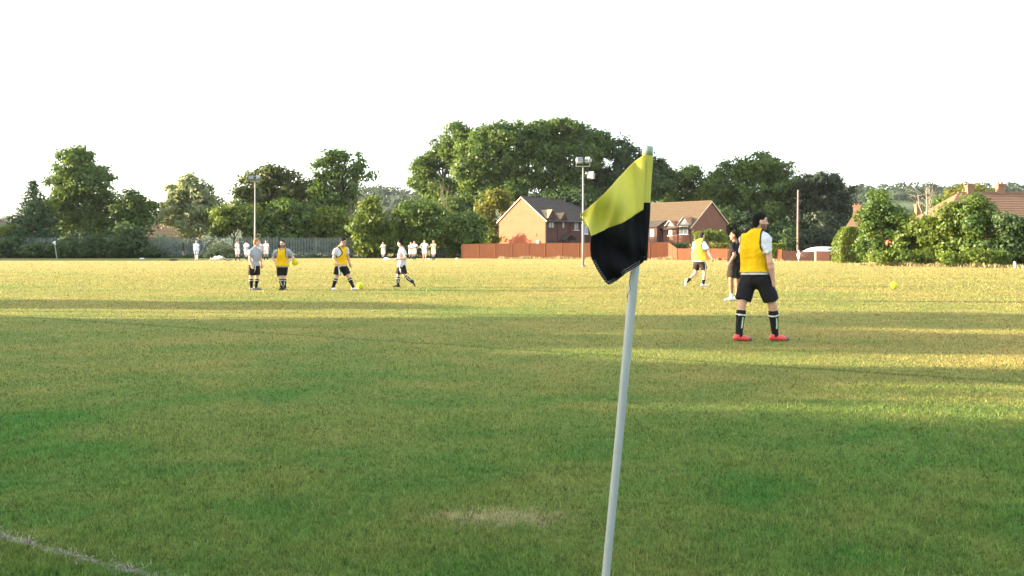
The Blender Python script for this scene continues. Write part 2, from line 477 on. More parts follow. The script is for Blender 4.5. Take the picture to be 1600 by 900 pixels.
# ------------------------------------------------------------------ vegetation
def cards(P, size, N, tint, aspect=.62):
    n = len(P)
    N = N / (np.linalg.norm(N, axis=1, keepdims=True) + 1e-9)
    r = rng.normal(size=(n, 3))
    T = np.cross(N, r); T /= (np.linalg.norm(T, axis=1, keepdims=True) + 1e-9)
    B = np.cross(N, T)
    L = size[:, None] * .5
    V = np.empty((n, 4, 3))
    V[:, 0] = P - T * L; V[:, 1] = P + B * L * aspect; V[:, 2] = P + T * L; V[:, 3] = P - B * L * aspect
    return V.reshape(-1, 3), np.arange(4 * n).reshape(-1, 4), np.repeat(tint, 4)

def crown_mesh(name, lobes, mat, leaf, cover=1.5, clump=.55, per=26, fill=.25, droop=0.0, minz=.15, nsub=9):
    """lobes: (x,y,z,rx,ry,rz) ; leaves gathered in clumps near the skin of the lobes"""
    base_ = np.array(lobes, float); sub = []
    for q in base_:
        sub.append(np.concatenate([q[:3], q[3:6] * .80]))
        for k_ in range(nsub):
            dd = rng.normal(size=3); dd[2] = dd[2] * .8 + .25; dd /= np.linalg.norm(dd)
            f_ = rng.uniform(.30, .50)
            sub.append(np.concatenate([q[:3] + dd * q[3:6] * (1.02 - f_ * .75), q[3:6] * f_ * np.array([1.1, 1.1, .85])]))
    Ls = np.array(sub)
    area = 4 * math.pi * ((Ls[:, 3] * Ls[:, 4]) ** 1.6 + (Ls[:, 3] * Ls[:, 5]) ** 1.6 + (Ls[:, 4] * Ls[:, 5]) ** 1.6) ** (1 / 1.6) / 3 ** (1 / 1.6)
    n = int(area.sum() * cover / (leaf * leaf * .62 * .5))
    n = min(int(n * (.62 if nsub else 1)), 60000)
    nc = max(6, n // per)
    li = rng.choice(len(Ls), nc, p=area / area.sum())
    d = rng.normal(size=(nc, 3)); d /= np.linalg.norm(d, axis=1, keepdims=True)
    rad = np.where(rng.random(nc) < fill, rng.uniform(.35, .8, nc), rng.uniform(.74, 1.08, nc))
    shoot = rng.random(nc) < .10
    rad = np.where(shoot, rng.uniform(1.08, 1.32, nc), rad)
    # break up the outline with bumps
    ph = rng.uniform(0, 6.28, 6); kf = rng.uniform(2.0, 5.0, (6, 3))
    bump = sum(np.sin(d @ kf[i] * 1.3 + li * 1.7 + ph[i]) for i in range(6)) / 6
    rad = rad * (1 + .16 * bump)
    C = Ls[li, :3] + d * Ls[li, 3:6] * rad[:, None]
    # drop clumps buried deep inside another lobe
    deep = np.zeros(nc, bool)
    for k in range(len(Ls)):
        q = np.linalg.norm((C - Ls[k, :3]) / Ls[k, 3:6], axis=1)
        deep |= (q < .62) & (li != k)
    keep = ~deep | (rng.random(nc) < .15)
    C, d, li = C[keep], d[keep], li[keep]; nc = len(C)
    per = max(6, int(n / max(nc, 1)))
    cs = clump * rng.uniform(.55, 1.4, nc)
    off = np.clip(rng.normal(size=(nc, per, 3)), -1.6, 1.6) * cs[:, None, None] * np.array([.55, .55, .38])
    off[..., 2] -= droop * np.abs(rng.normal(size=(nc, per))) * cs[:, None]
    P = (C[:, None, :] + off).reshape(-1, 3)
    N = (np.repeat(d, per, 0) * .85 + rng.normal(size=(nc * per, 3)) * .42 + off.reshape(-1, 3) * .5 / clump + np.array([0, 0, .40]))
    ct = np.clip(rng.normal(.45, .22, nc), 0, 1)
    tint = np.clip(np.repeat(ct, per) + rng.normal(0, .14, nc * per), 0, 1)
    size = leaf * rng.uniform(.65, 1.35, nc * per)
    k = P[:, 2] > minz
    V, Q, T = cards(P[k], size[k], N[k], tint[k])
    return np_mesh(name, V, Q, mat, tint=T)

def trunk_mb(base, lobes, r, lean=(0, 0), limbs=7, top=.75):
    mb = MB()
    Ls = sorted(lobes, key=lambda q: -q[2])
    cz = np.mean([q[2] for q in lobes]); tz = max(q[2] for q in lobes)
    cx = np.mean([q[0] for q in lobes]); cy = np.mean([q[1] for q in lobes])
    h = tz * top
    pts = []
    for i in range(7):
        t = i / 6
        pts.append((base[0] + (cx - base[0]) * t ** 1.5 + .12 * math.sin(3 * t + base[0]), base[1] + (cy - base[1]) * t ** 1.5, h * t - .1))
    mb.tube(pts, [r * (1.35 if i == 0 else 1) * (1 - .78 * i / 6) for i in range(7)], 8)
    for q in Ls[:limbs]:
        t = min(.85, max(.25, (q[2] - q[5] * .8) / max(h, .1)))
        i = t * 6; a = np.array(pts[int(i)])
        e = np.array([q[0] + rng.normal(0, q[3] * .15), q[1], q[2] + q[5] * .35])
        mdl = (a + e) / 2 + np.array([0, 0, .12 * np.linalg.norm(e - a)])
        mb.tube([a, mdl, e], [r * .45, r * .28, r * .07], 6)
        for s in range(3):
            f = mdl + (e - mdl) * rng.uniform(0, .6)
            g = np.array(q[:3]) + rng.normal(size=3) * np.array(q[3:6]) * .5
            mb.tube([f, (f + g) / 2 + np.array([0, 0, .1]), g], [r * .16, r * .11, r * .03], 5)
    return mb

TREE_N = 0
def tree(name, label, Y, base_px, lobes_px, mat='green', leaf=None, cat='tree', group=None, depth=.5, r=None, cover=1.5,
         clump=None, bark=BARK, trunk=True, **kw):
    """lobes_px: (px, py, rx_px[, ry_px]) measured on the photograph at distance Y"""
    s = Y / F
    X0 = wx(base_px, Y)
    lobes = []
    for i, q in enumerate(lobes_px):
        px, py, rx = q[:3]; ry = q[3] if len(q) > 3 else rx
        x = wx(px, Y) - X0; z = HC + (HY - py) * s - gz(Y)
        rxm, rzm = rx * s * .93, ry * s * .93
        dyy = ((i * .618) % 1 - .5) * 2 * depth * rxm
        lobes.append((x, dyy, max(z, rzm * .55), rxm, (rxm + rzm) / 2, rzm))
    e = empty(name, (X0, Y, gz(Y)))
    tag(e, label, cat, group)
    leaf = leaf or max(.2, 3.4 * Y / 835)
    clump = clump or leaf * 1.9
    mobj('crown' if cat == 'tree' else 'foliage', crown_mesh(name + '_crown', lobes, LEAF[mat], leaf, cover, clump, **kw), e)
    if trunk:
        H = max(q[2] + q[5] for q in lobes)
        trunk_mb((0, 0), lobes, r or H * .022).build('trunk' if cat == 'tree' else 'stem', bark, e, True)
    return e

G_L = 'trees and bushes behind the steel palisade fence'
G_W = 'tall trees behind the brick houses'
G_R = 'shrubs of the overgrown hedge on the right'

# left group
def fir(label, Y, base_px, top_py, half_px, mat='fir'):
    s = Y / F; H = HC + (HY - top_py) * s; R = half_px * s
    e = empty('fir_tree', (wx(base_px, Y), Y, gz(Y))); tag(e, label, 'tree', G_L)
    C = []; D = []
    z = .8
    while z < H - .15:
        f = 1 - (z / H) ** 1.5
        rr = R * (f * .98 + .03) * rng.uniform(.85, 1.12)
        nb = int(7 + 6 * f)
        a0 = rng.uniform(0, 6.28)
        for k in range(nb):
            a = a0 + 6.283 * k / nb + rng.normal(0, .12)
            rl = rr * rng.uniform(.75, 1.1)
            for t in np.linspace(.25, 1, max(3, int(rl / .28))):
                C.append((math.cos(a) * rl * t, math.sin(a) * rl * t, z - .30 * rl * t + .28 * rl * t * t + rng.normal(0, .10)))
                D.append((math.cos(a), math.sin(a), .5))
        z += .27
    C = np.array(C); D = np.array(D)
    per = 9
    P = np.repeat(C, per, 0) + rng.normal(size=(len(C) * per, 3)) * np.array([.16, .16, .10])
    ct = np.clip(rng.normal(.45, .25, len(C)), 0, 1)
    N = np.repeat(D, per, 0) * .4 + rng.normal(size=P.shape) * .6 + np.array([0, 0, .3])
    V, Q, T = cards(P, rng.uniform(.16, .34, len(P)), N, np.clip(np.repeat(ct, per) + rng.normal(0, .12, len(P)), 0, 1), .45)
    mobj('crown', np_mesh('fir_crown', V, Q, LEAF[mat], tint=T), e)
    MB().tube([(0, 0, -.1), (0, 0, H * .5), (0, 0, H * .97)], [.16, .1, .02], 8).build('trunk', BARK, e, True)
fir('dark conical fir tree at the far left, left of the tallest left-hand tree', 99, 52, 284, 50)

tree('broadleaf_tree', 'tallest tree of the far left clump, green dome above the fence, lit on its left', 104, 132,
     [(124, 262, 30), (108, 292, 34), (150, 290, 34), (125, 318, 48, 38), (165, 325, 32), (95, 335, 34), (140, 360, 52, 34), (128, 246, 18), (177, 350, 26)], 'green', group=G_L)
tree('broadleaf_tree', 'small dark round tree right of the tallest far left tree', 102, 214,
     [(208, 312, 20), (222, 325, 22), (200, 330, 18), (214, 348, 24, 20)], 'green', group=G_L)
tree('birch_tree', 'pale olive airy birch tree standing alone against the white sky', 108, 297,
     [(303, 284, 20), (281, 298, 24), (320, 300, 24), (297, 322, 36, 28), (272, 328, 24, 30), (326, 328, 24, 30), (296, 350, 44, 26)],
     'olive', group=G_L, cover=1.2, fill=.4, clump=.6, bark=BARK_PALE, droop=.6)
tree('bush', 'bright yellow-green bush below and left of the left floodlight mast', 98.6, 362,
     [(352, 346, 22), (372, 330, 22), (380, 352, 24), (345, 360, 18, 12), (390, 336, 18)], 'bright', cat='bush', group=G_L)
tree('broadleaf_tree', 'tall rounded tree with brownish left side behind the left floodlight mast', 110, 428,
     [(425, 272, 26, 22), (402, 290, 26), (450, 288, 28), (475, 300, 22), (425, 315, 40, 34), (385, 305, 16), (465, 330, 30, 26), (400, 340, 26)], 'brown', group=G_L)
tree('bush', 'broad dark green bush between the left floodlight mast and the yellow-bibbed stepping player', 99.5, 450,
     [(440, 330, 26, 22), (465, 345, 30, 28), (425, 352, 26, 26), (480, 365, 26, 28), (445, 372, 34, 24), (408, 372, 22, 26), (496, 352, 14, 22)], 'green', cat='bush', group=G_L)
tree('broadleaf_tree', 'tall loose crowned tree with sky showing through, centre left of the treeline', 108, 525,
     [(525, 248, 24, 16), (505, 262, 20), (550, 256, 26, 18), (562, 272, 20, 16), (520, 285, 28, 22), (498, 300, 20, 24), (545, 300, 22, 20), (520, 318, 30, 24), (548, 322, 22, 20)],
     'green', group=G_L, cover=1.0, fill=.4)
tree('bush', 'mid green bush directly behind the yellow-bibbed stepping player', 99.5, 522,
     [(525, 338, 24, 22), (510, 360, 22, 24), (540, 362, 24, 26), (526, 384, 32, 18), (500, 380, 16, 18)], 'bright', cat='bush', group=G_L)
tree('bush', 'bush with a yellowish pointed top between the two bibbed and tee-shirted players', 95.4, 582,
     [(584, 322, 15, 14), (582, 342, 24, 20), (568, 362, 22, 24), (596, 365, 26, 26), (580, 385, 30, 18)], 'bright', cat='bush', group=G_L)
tree('bush', 'large spreading bush right of the running player in the white tee, dark inside', 95.3, 660,
     [(655, 330, 30, 22), (635, 350, 28, 26), (675, 348, 28, 28), (655, 372, 46, 26), (618, 368, 18, 24), (690, 370, 18, 24)], 'green', cat='bush', group=G_L)
tree('bush', 'bush standing at the left end of the orange timber fence', 95.5, 735,
     [(722, 352, 22, 20), (745, 350, 20, 18), (735, 372, 32, 24), (712, 378, 16, 22)], 'green', cat='bush', group=G_L)
tree('tree_with_creeper', 'yellow-green tapering tree just left of the sunlit brick gable', 121, 768,
     [(772, 308, 18, 14), (778, 322, 18, 16), (764, 335, 16, 20), (768, 358, 16, 24), (758, 372, 14, 20)], 'yellow', group=G_L, cover=1.3)
tree('bush', 'low bush against the bottom left corner of the sunlit brick gable', 116, 771, [(769, 366, 8, 8), (773, 375, 8, 8), (764, 376, 9, 9)], 'bright', cat='bush', group=G_L)
# low dark scrub in front of and through the palisade fence
for i, (px, py, rx, ry) in enumerate([(20, 385, 18, 18), (60, 392, 28, 12), (108, 388, 26, 18), (150, 386, 24, 20), (190, 384, 20, 20), (205, 374, 22, 26), (240, 396, 18, 8)]):
    tree('shrub', ['low dark shrub at the left picture edge covering the steel fence', 'low dark weedy shrub under the dark fir tree',
                   'dark shrub behind the thin leaning post', 'dark shrub under the tallest far left tree', 'dark shrub right of the tallest far left tree',
                   'upright dark shrub where the visible grey fence begins', 'low scrub at the foot of the grey fence, left of the walking figure'][i],
         94.6, px, [(px, py, rx, ry), (px - rx * .5, py + 5, rx * .6, ry * .7), (px + rx * .5, py + 4, rx * .6, ry * .7)], 'dark', cat='shrub', group='dark shrubs along the palisade fence', trunk=True, r=.05)
for i, (px, lab) in enumerate([(12, 'sunlit yellow-green bush beside the small roof at the left edge'), (345, 'low pale bush right of the walking figure, against the fence'),
                               (262, 'small pale bush in front of the low roof behind the fence')]):
    py = [365, 392, 380][i]
    tree('shrub', lab, [98, 94.8, 100][i], px, [(px, py, 16, 14), (px + 13, py + 6, 13, 12), (px - 12, py + 6, 12, 10)], ['bright', 'olive', 'olive'][i], cat='shrub', group='small sunlit bushes at the fence', r=.05)

# wood behind the houses
tree('broadleaf_tree', 'dark left shoulder tree of the big wood, airy branches on its left side', 138, 690,
     [(715, 212, 28, 18), (690, 228, 26, 22), (735, 222, 24, 20), (678, 255, 28, 24), (712, 248, 34, 30), (662, 262, 20, 18), (675, 290, 26, 24), (705, 300, 34, 30), (655, 285, 16)],
     'green', group=G_W, leaf=.5, cover=1.6)
tree('broadleaf_tree', 'big light green domed tree, the broadest crown of the wood left of the flag', 132, 780,
     [(790, 212, 34, 26), (840, 208, 26, 20), (762, 215, 24, 20), (745, 232, 34, 28), (825, 222, 36, 30), (770, 250, 50, 36), (730, 275, 34, 30), (820, 262, 44, 34), (755, 300, 44, 34), (800, 300, 48, 34), (850, 240, 26, 26)],
     'green', group=G_W, leaf=.5)
tree('broadleaf_tree', 'tall tree whose crown is the highest point of the wood, directly behind the right floodlight', 134, 885,
     [(878, 206, 34, 22), (932, 218, 24, 18), (855, 210, 22, 18), (905, 218, 34, 26), (860, 235, 34, 30), (890, 250, 46, 36), (925, 240, 32, 30), (868, 285, 40, 34), (915, 285, 42, 34), (945, 225, 20, 16)],
     'green', group=G_W, leaf=.5)
tree('broadleaf_tree', 'dark tree in the wood behind the corner flag', 136, 975,
     [(960, 236, 28, 24), (1030, 268, 20, 20), (990, 252, 32, 28), (1015, 262, 28, 26), (970, 280, 40, 34), (1010, 298, 38, 30), (945, 290, 30, 30)], 'dark', group=G_W, leaf=.5)
tree('broadleaf_tree', 'smaller mid green tree showing just right of the corner flag top', 140, 1068,
     [(1072, 275, 22, 18), (1052, 285, 22, 20), (1088, 292, 22, 20), (1066, 305, 36, 28), (1100, 315, 24, 24)], 'green', group=G_W, leaf=.48)
tree('broadleaf_tree', 'large round crowned tree right of the flag, sunlit on top and dark below', 132, 1180,
     [(1180, 262, 38, 24), (1145, 270, 30, 24), (1218, 270, 30, 24), (1125, 292, 26, 24), (1175, 296, 58, 34), (1235, 298, 28, 30), (1150, 335, 46, 34), (1205, 340, 46, 36), (1120, 330, 24, 30)],
     'green', group=G_W, leaf=.48)
tree('broadleaf_tree', 'very dark purplish tree at the right end of the wood', 126, 1288,
     [(1285, 285, 30, 18), (1310, 302, 22, 22), (1262, 295, 24, 22), (1288, 320, 42, 32), (1318, 325, 18, 24), (1275, 355, 44, 30), (1312, 355, 22, 30)], 'deep', group=G_W, leaf=.46)
# lower storey of the wood
for i, (px, py, rx, ry, m, Y) in enumerate([(720, 330, 26, 26, 'green', 129), (735, 345, 26, 30, 'dark', 128), (1165, 362, 32, 28, 'deep', 120), (1225, 368, 30, 26, 'dark', 118), (1272, 375, 26, 20, 'deep', 112),
                                           (960, 330, 30, 24, 'dark', 128), (905, 315, 40, 22, 'dark', 128), (850, 318, 40, 22, 'dark', 129), (1130, 350, 26, 26, 'dark', 121)]):
    tree('understorey_tree', ['mid green low tree under the left shoulder of the wood', 'dark low tree left of the yellow-green creeper tree', 'blackish low tree behind the head of the nearest player',
                              'dark low tree just left of the wooden utility pole', 'dark low tree behind the white car', 'dark low tree hidden behind the flag', 'dark low tree above the grey roof right end',
                              'dark low tree above the grey roof ridge', 'dark low tree beside the shaded brick gable'][i], Y, px,
         [(px, py, rx, ry), (px - rx * .6, py + 8, rx * .7, ry * .8), (px + rx * .6, py + 8, rx * .7, ry * .8), (px, py + 22, rx, ry)], m, group='dark understorey of the wood', leaf=.45, r=.16)

# bare pale stems in the wood edge
BARK_DEAD = plain('bleached_bark', (.36, .30, .22), .9, .3, 8)
def bare(label, Y, px, py_top, py_bot, spread_px, n=7, cat='tree', stem_r=.05, bark=BARK_PALE):
    s = Y / F; e = empty('bare_tree', (wx(px, Y), Y, gz(Y))); tag(e, label, cat)
    H = HC + (HY - py_top) * s
    z0 = max(.3, HC + (HY - py_bot) * s)
    t = MB().tube([(0, 0, -.1), (0, 0, z0), (.1, 0, (z0 + H) * .5)], [stem_r * 2, stem_r * 1.6, stem_r], 7)
    t.build('trunk', bark, e, True)
    b = MB()
    for k in range(n):
        x = (k / (n - 1) - .5 + rng.normal(0, .14)) * 2 * spread_px * s
        h = z0 + (H - z0) * rng.uniform(.45, 1)
        p1 = np.array([0, 0, z0 * rng.uniform(.8, 1)]); p3 = np.array([x, rng.normal(0, .4), h]); p2 = (p1 + p3) / 2 + np.array([x * .3 + rng.normal(0, .25), 0, .2])
        b.tube([p1, p2, p3], [stem_r, stem_r * .7, stem_r * .2], 5)
        for q in range(5):
            f = p2 + (p3 - p2) * rng.uniform(0, .9); g = f + np.array([rng.normal(0, .5), rng.normal(0, .3), rng.uniform(.2, .9)])
            b.tube([f, g], [stem_r * .4, stem_r * .12], 4)
    b.build('branches', bark, e, True)
bare('bare pale trunks at the left edge of the wood', 126, 698, 268, 330, 16, 6, stem_r=.055)
bare('dry bare stems on the bush below the loose crowned tree', 107, 548, 288, 335, 10, 5, stem_r=.035)
bare('dead bleached bare tree rising behind the right hedge', 70, 1447, 290, 345, 13, 8, stem_r=.035, bark=BARK_DEAD)

# right-hand hedge
RL = [('tall dark leaved shrub at the left end of the hedge, beside the small tiled roof', 61, 1375, [(1368, 318, 20, 20), (1385, 335, 24, 24), (1355, 345, 18, 22), (1375, 365, 30, 28), (1358, 388, 22, 20), (1400, 350, 20, 24), (1400, 385, 26, 24)], 'green'),
      ('yellow-green shrub in the hedge under the bleached dead tree', 60, 1435, [(1430, 350, 24, 20), (1450, 365, 24, 24), (1425, 378, 28, 26), (1455, 395, 26, 18), (1415, 398, 24, 14)], 'bright'),
      ('broad light green shrub in the middle of the hedge', 58.5, 1490, [(1485, 338, 26, 22), (1470, 360, 26, 26), (1505, 362, 30, 28), (1490, 388, 34, 24), (1465, 398, 24, 14)], 'bright'),
      ('highest shrub of the hedge, pointed top in front of the long pink roof', 57.5, 1530, [(1518, 318, 18, 16), (1535, 332, 28, 22), (1515, 348, 26, 26), (1550, 360, 30, 28), (1530, 390, 36, 24)], 'green'),
      ('dark shrub at the right picture edge below the pink roof', 56, 1585, [(1575, 352, 24, 20), (1600, 365, 30, 24), (1580, 385, 32, 26), (1612, 395, 30, 22), (1560, 392, 26, 22)], 'dark'),
      ('low pale scrub at the foot of the hedge, left half', 57, 1400, [(1400, 402, 20, 12), (1370, 404, 18, 9), (1435, 404, 20, 12)], 'bright'),
      ('low scrub at the foot of the hedge, right half', 54.5, 1520, [(1520, 402, 26, 13), (1490, 405, 20, 10), (1555, 406, 24, 12)], 'bright')]
for lab, Y, b, lob, m in RL:
    tree('hedge_shrub', lab, Y, b, lob, m, cat='shrub', group=G_R, leaf=.22, r=.07, depth=.35)
tree('willow_tree', 'pale feathery tree above the long pink roof', 110, 1512, [(1510, 296, 22, 12), (1490, 305, 18, 12), (1530, 305, 20, 10), (1510, 312, 30, 14)], 'yellow', cover=1.0, leaf=.42)
tree('broadleaf_tree', 'greenish tree top between the small chimney and the pink roof', 90, 1462, [(1468, 318, 14, 12), (1455, 330, 12, 12), (1475, 335, 14, 14)], 'green', cover=1.0)
tree('added_shading_tree', 'added unseen tree shading the cottage front, hidden behind the flag', 103, 984, [(984, 362, 16, 14), (974, 372, 14, 12), (994, 374, 13, 12), (984, 384, 18, 10)], 'green', leaf=.3, r=.09)  # unseen tree added to keep the cottage front in shade
# garden plants behind the low fence
tree('shrub', 'tall sunlit leafy shrub against the shaded brick gable', 90, 1112, [(1095, 372, 9, 9), (1112, 368, 10, 10), (1126, 370, 9, 10), (1132, 380, 9, 9), (1104, 384, 14, 8)], 'bright', cat='shrub', leaf=.3, r=.05)
tree('shrub', 'low light green shrub behind the step in the timber fence', 86, 1102, [(1085, 387, 9, 5), (1100, 386, 10, 6), (1118, 386, 12, 6), (1135, 387, 9, 5)], 'yellow', cat='shrub', leaf=.24, r=.04)
tree('shrub', 'dark shrub at the foot of the cottage wall', 93, 1058, [(1052, 388, 8, 6), (1064, 387, 10, 7)], 'dark', cat='shrub', leaf=.28, r=.04)
tree('shrub', 'small dark conical shrub left of the utility pole', 88, 1232, [(1232, 376, 8, 8), (1230, 386, 10, 8)], 'dark', cat='shrub', leaf=.28, r=.04)

def clipped(label, px0, px1, py0, py1, Y, mat, depth=1.2, rnd=0.0):
    s = Y / F; x0, x1 = wx(px0, Y), wx(px1, Y); z1 = HC + (HY - py0) * s; z0 = gz(Y)
    e = empty('clipped_hedge', ((x0 + x1) / 2, Y, z0)); tag(e, label, 'hedge')
    hx, h = (x1 - x0) / 2, z1 - z0
    n = int((2 * hx * depth + 2 * hx * h * 2 + 2 * depth * h) * 2.2 / (.2 * .2 * .31))
    P = []; N = []
    a = rng.random(n)
    p = np.stack([rng.uniform(-hx, hx, n), rng.uniform(-depth / 2, depth / 2, n), rng.uniform(.05, h, n)], 1)
    w = rng.choice(4, n, p=[.3, .4, .15, .15])
    p[w == 0, 2] = h; p[w == 1, 1] = -depth / 2; p[w == 2, 0] = -hx; p[w == 3, 0] = hx
    nn = np.zeros((n, 3)); nn[w == 0, 2] = 1; nn[w == 1, 1] = -1; nn[w == 2, 0] = -1; nn[w == 3, 0] = 1
    if rnd:
        t = np.clip((p[:, 2] - h * (1 - rnd)) / (h * rnd), 0, 1)
        f = np.sqrt(np.maximum(0.02, 1 - t ** 2 * .85)); p[:, 0] *= f; p[:, 1] *= f
    p += rng.normal(size=p.shape) * .05
    V, Q, T = cards(p, rng.uniform(.13, .26, n), nn * .6 + rng.normal(size=p.shape) * .5, np.clip(rng.normal(.5, .25, n), 0, 1))
    mobj('foliage', np_mesh('hedge_foliage', V, Q, LEAF[mat], tint=T), e)
    st = MB()
    for k in range(3): st.tube([(hx * (k - 1) * .6, 0, -.05), (hx * (k - 1) * .6, 0, h * .7)], [.05, .03], 6)
    st.build('stem', BARK, e)
clipped('flat topped clipped hedge behind the low fence, right of the nearest player', 1202, 1224, 382, 395, 76, 'bright')
clipped('rounded clipped bush right of the white car', 1306, 1348, 357, 396, 66, 'bright', 2.0, .75)

lob = []
for i in range(34):
    px = -60 + i * 24; lob.append((wx(px, 99), 99.2 + rng.uniform(-.6, .9), rng.uniform(.9, 1.3), 1.25, .8, rng.uniform(1.0, 1.5)))
tag(mobj('undergrowth', crown_mesh('undergrowth', lob, LEAF['dark'], .34, 1.8, .5, nsub=3)), 'dense dark undergrowth behind the palisade fence', 'undergrowth', kind='stuff')
# tall trees outside the left edge of the view: they throw the long shadows over the near turf
def shade_tree(label, Y0, Y1, Xend, X, xlo, mat='green', cover=3.0, leaf=.42):
    """a tree at x = X whose top throws its shadow as far as Xend and whose lowest leaves shade from xlo, between rows Y0 and Y1 at x = 0"""
    tan = math.tan(SUN_EL) / math.cos(SUN_AZ)
    Ht = (Xend - X) * tan; lo = max(.7, (xlo - X) * tan)
    yc = (Y0 + Y1) / 2 + X * math.tan(SUN_AZ); hy = (Y1 - Y0) / 2
    e = empty('shade_tree', (X, yc, 0)); tag(e, label, 'tree', 'trees along the left side of the ground')
    r = min(.85, hy * .95, max(.3, (Ht - lo) / 2))
    ny = max(1, int(math.ceil((2 * hy - 2 * r) / (r * 1.0))) + 1); nz = max(1, int(math.ceil((Ht - lo - 2 * r) / (r * 1.1))) + 1)
    lobes = []
    for a in range(ny):
        for b in range(nz):
            y = (a / (ny - 1) - .5) * 2 * (hy - r) if ny > 1 else 0
            z = lo + r + (Ht - lo - 2 * r) * (b / (nz - 1) if nz > 1 else .5)
            lobes.append((rng.normal(0, .5), y + rng.normal(0, .08), z + rng.normal(0, .10), r * 1.5, r * 1.05, r * 1.05))
    mobj('crown', crown_mesh('shade_crown', lobes, LEAF[mat], leaf, cover, .42, minz=.4, fill=.5, nsub=0), e)
    trunk_mb((0, 0), lobes, .16).build('trunk', BARK, e, True)
SH = [(-4.5, -0.5, 4.0, -40, -30), (-1.6, 2.0, 4.5, -40, -30), (0.9, 4.35, 2.2, -40, -30), (3.0, 5.2, 1.9, -41, -30), (4.4, 7.2, 1.5, -40, -30), (6.2, 8.5, 2.6, -39, -30), (8.2, 11.6, 1.0, -40, -30), (8.45, 9.35, 5.2, -34, -2),
      (10.6, 13.0, 2.4, -41, -30), (12.4, 14.6, 2.4, -40, -30), (4.45, 6.5, 7.5, -34, -3), (11.0, 13.1, 15, -34, 0), (13.5, 15.5, 6.5, -34, -4), (16.9, 19.9, -2.5, -36, -34), (0.2, 4.22, 9.0, -34, -2), (14.9, 17.4, 22, -34, 4.0), (14.4, 15.8, 12, -35, -1)]
names = ['first broad tree', 'second broad tree', 'third broad tree', 'fourth broad tree', 'fifth broad tree', 'sixth broad tree', 'seventh broad tree', 'thin high crowned tree', 'eighth broad tree', 'ninth broad tree',
         'slender high crowned tree', 'tall high crowned tree', 'middling high crowned tree', 'lower tree at the far end', 'high crowned tree nearest the camera', 'tallest high crowned tree', 'leaning high crowned tree']
for (a, b, c, x, lo), nm in zip(SH, names):
    shade_tree(nm + ' in the row left of the pitch, outside the view', a, b, c, x, lo)
for i, (x, y, h) in enumerate([(-74, 79, -30), (-75, 85, -28), (-75, 91, -25), (-77, 97, -30)]):
    shade_tree(['tree beyond the far left corner of the pitch', 'second tree beyond the far left corner', 'third tree beyond the far left corner', 'last tree beyond the far left corner'][i], y - 3.4 - 4.0, y + 3.4 - 4.0, h, x, x + 3)

# ------------------------------------------------------------------ far hills with woodland
def hill_h(x, y):
    """height of the far rising ground"""
    r = 0
    r += 36 * math.exp(-((x - 420) / 210) ** 2) + 30 * math.exp(-((x - 150) / 180) ** 2)
    r += 34 * math.exp(-((x + 110) / 150) ** 2) + 14 * math.exp(-((x + 330) / 90) ** 2)
    t = min(1, max(0, (y - 330) / 260)); t = t * t * (3 - 2 * t)
    t2 = min(1, max(0, (y - 700) / 350)); t2 = t2 * t2 * (3 - 2 * t2)
    r2 = 62 * math.exp(-((x - 640) / 140) ** 2)
    return r * t + r2 * t2
hx_, hy_ = np.linspace(-1400, 1600, 61), np.linspace(320, 1500, 36)
HV = np.array([[x, y, hill_h(x, y) + .05 + gz(y) - (0.4 if y < 335 else 0)] for y in hy_ for x in hx_])
nx = len(hx_)
HQ = np.array([[j * nx + i, j * nx + i + 1, (j + 1) * nx + i + 1, (j + 1) * nx + i] for j in range(len(hy_) - 1) for i in range(nx - 1)])
M_HILL = plain('hill_scrub', (.06, .085, .03), .95, .4, .02)
tag(mobj('hills', np_mesh('hills', HV, HQ, M_HILL, True)), kind='structure')
P = []; N = []; T = []; S = []
for i in range(2600):
    y = rng.uniform(340, 960); 
    x = rng.uniform(-.68 * y, .70 * y)
    h = hill_h(x, y)
    if h < 5: continue
    px = HX + x / y * F
    if not (1290 < px < 1680 or 180 < px < 280 or 560 < px < 680): 
        if rng.random() < .8: continue
    R = rng.uniform(3.0, 6.0); n = 70
    d = rng.normal(size=(n, 3)); d /= np.linalg.norm(d, axis=1, keepdims=True); d[:, 2] = np.abs(d[:, 2]) - .25
    P.append(np.array([x, y, h + R * .35]) + d * np.array([R, R, R * .95]) * rng.uniform(.75, 1.05, (n, 1)))
    N.append(d + rng.normal(size=(n, 3)) * .35); T.append(np.clip(rng.normal(rng.uniform(.15, .8), .12, n), 0, 1)); S.append(rng.uniform(1.2, 2.3, n))
V, Q, T = cards(np.concatenate(P), np.concatenate(S), np.concatenate(N), np.concatenate(T), .8)
tag(mobj('far_woodland', np_mesh('far_woodland', V, Q, LEAF['far'], tint=T)), 'hazy woodland covering the far hills', 'woodland', kind='stuff')

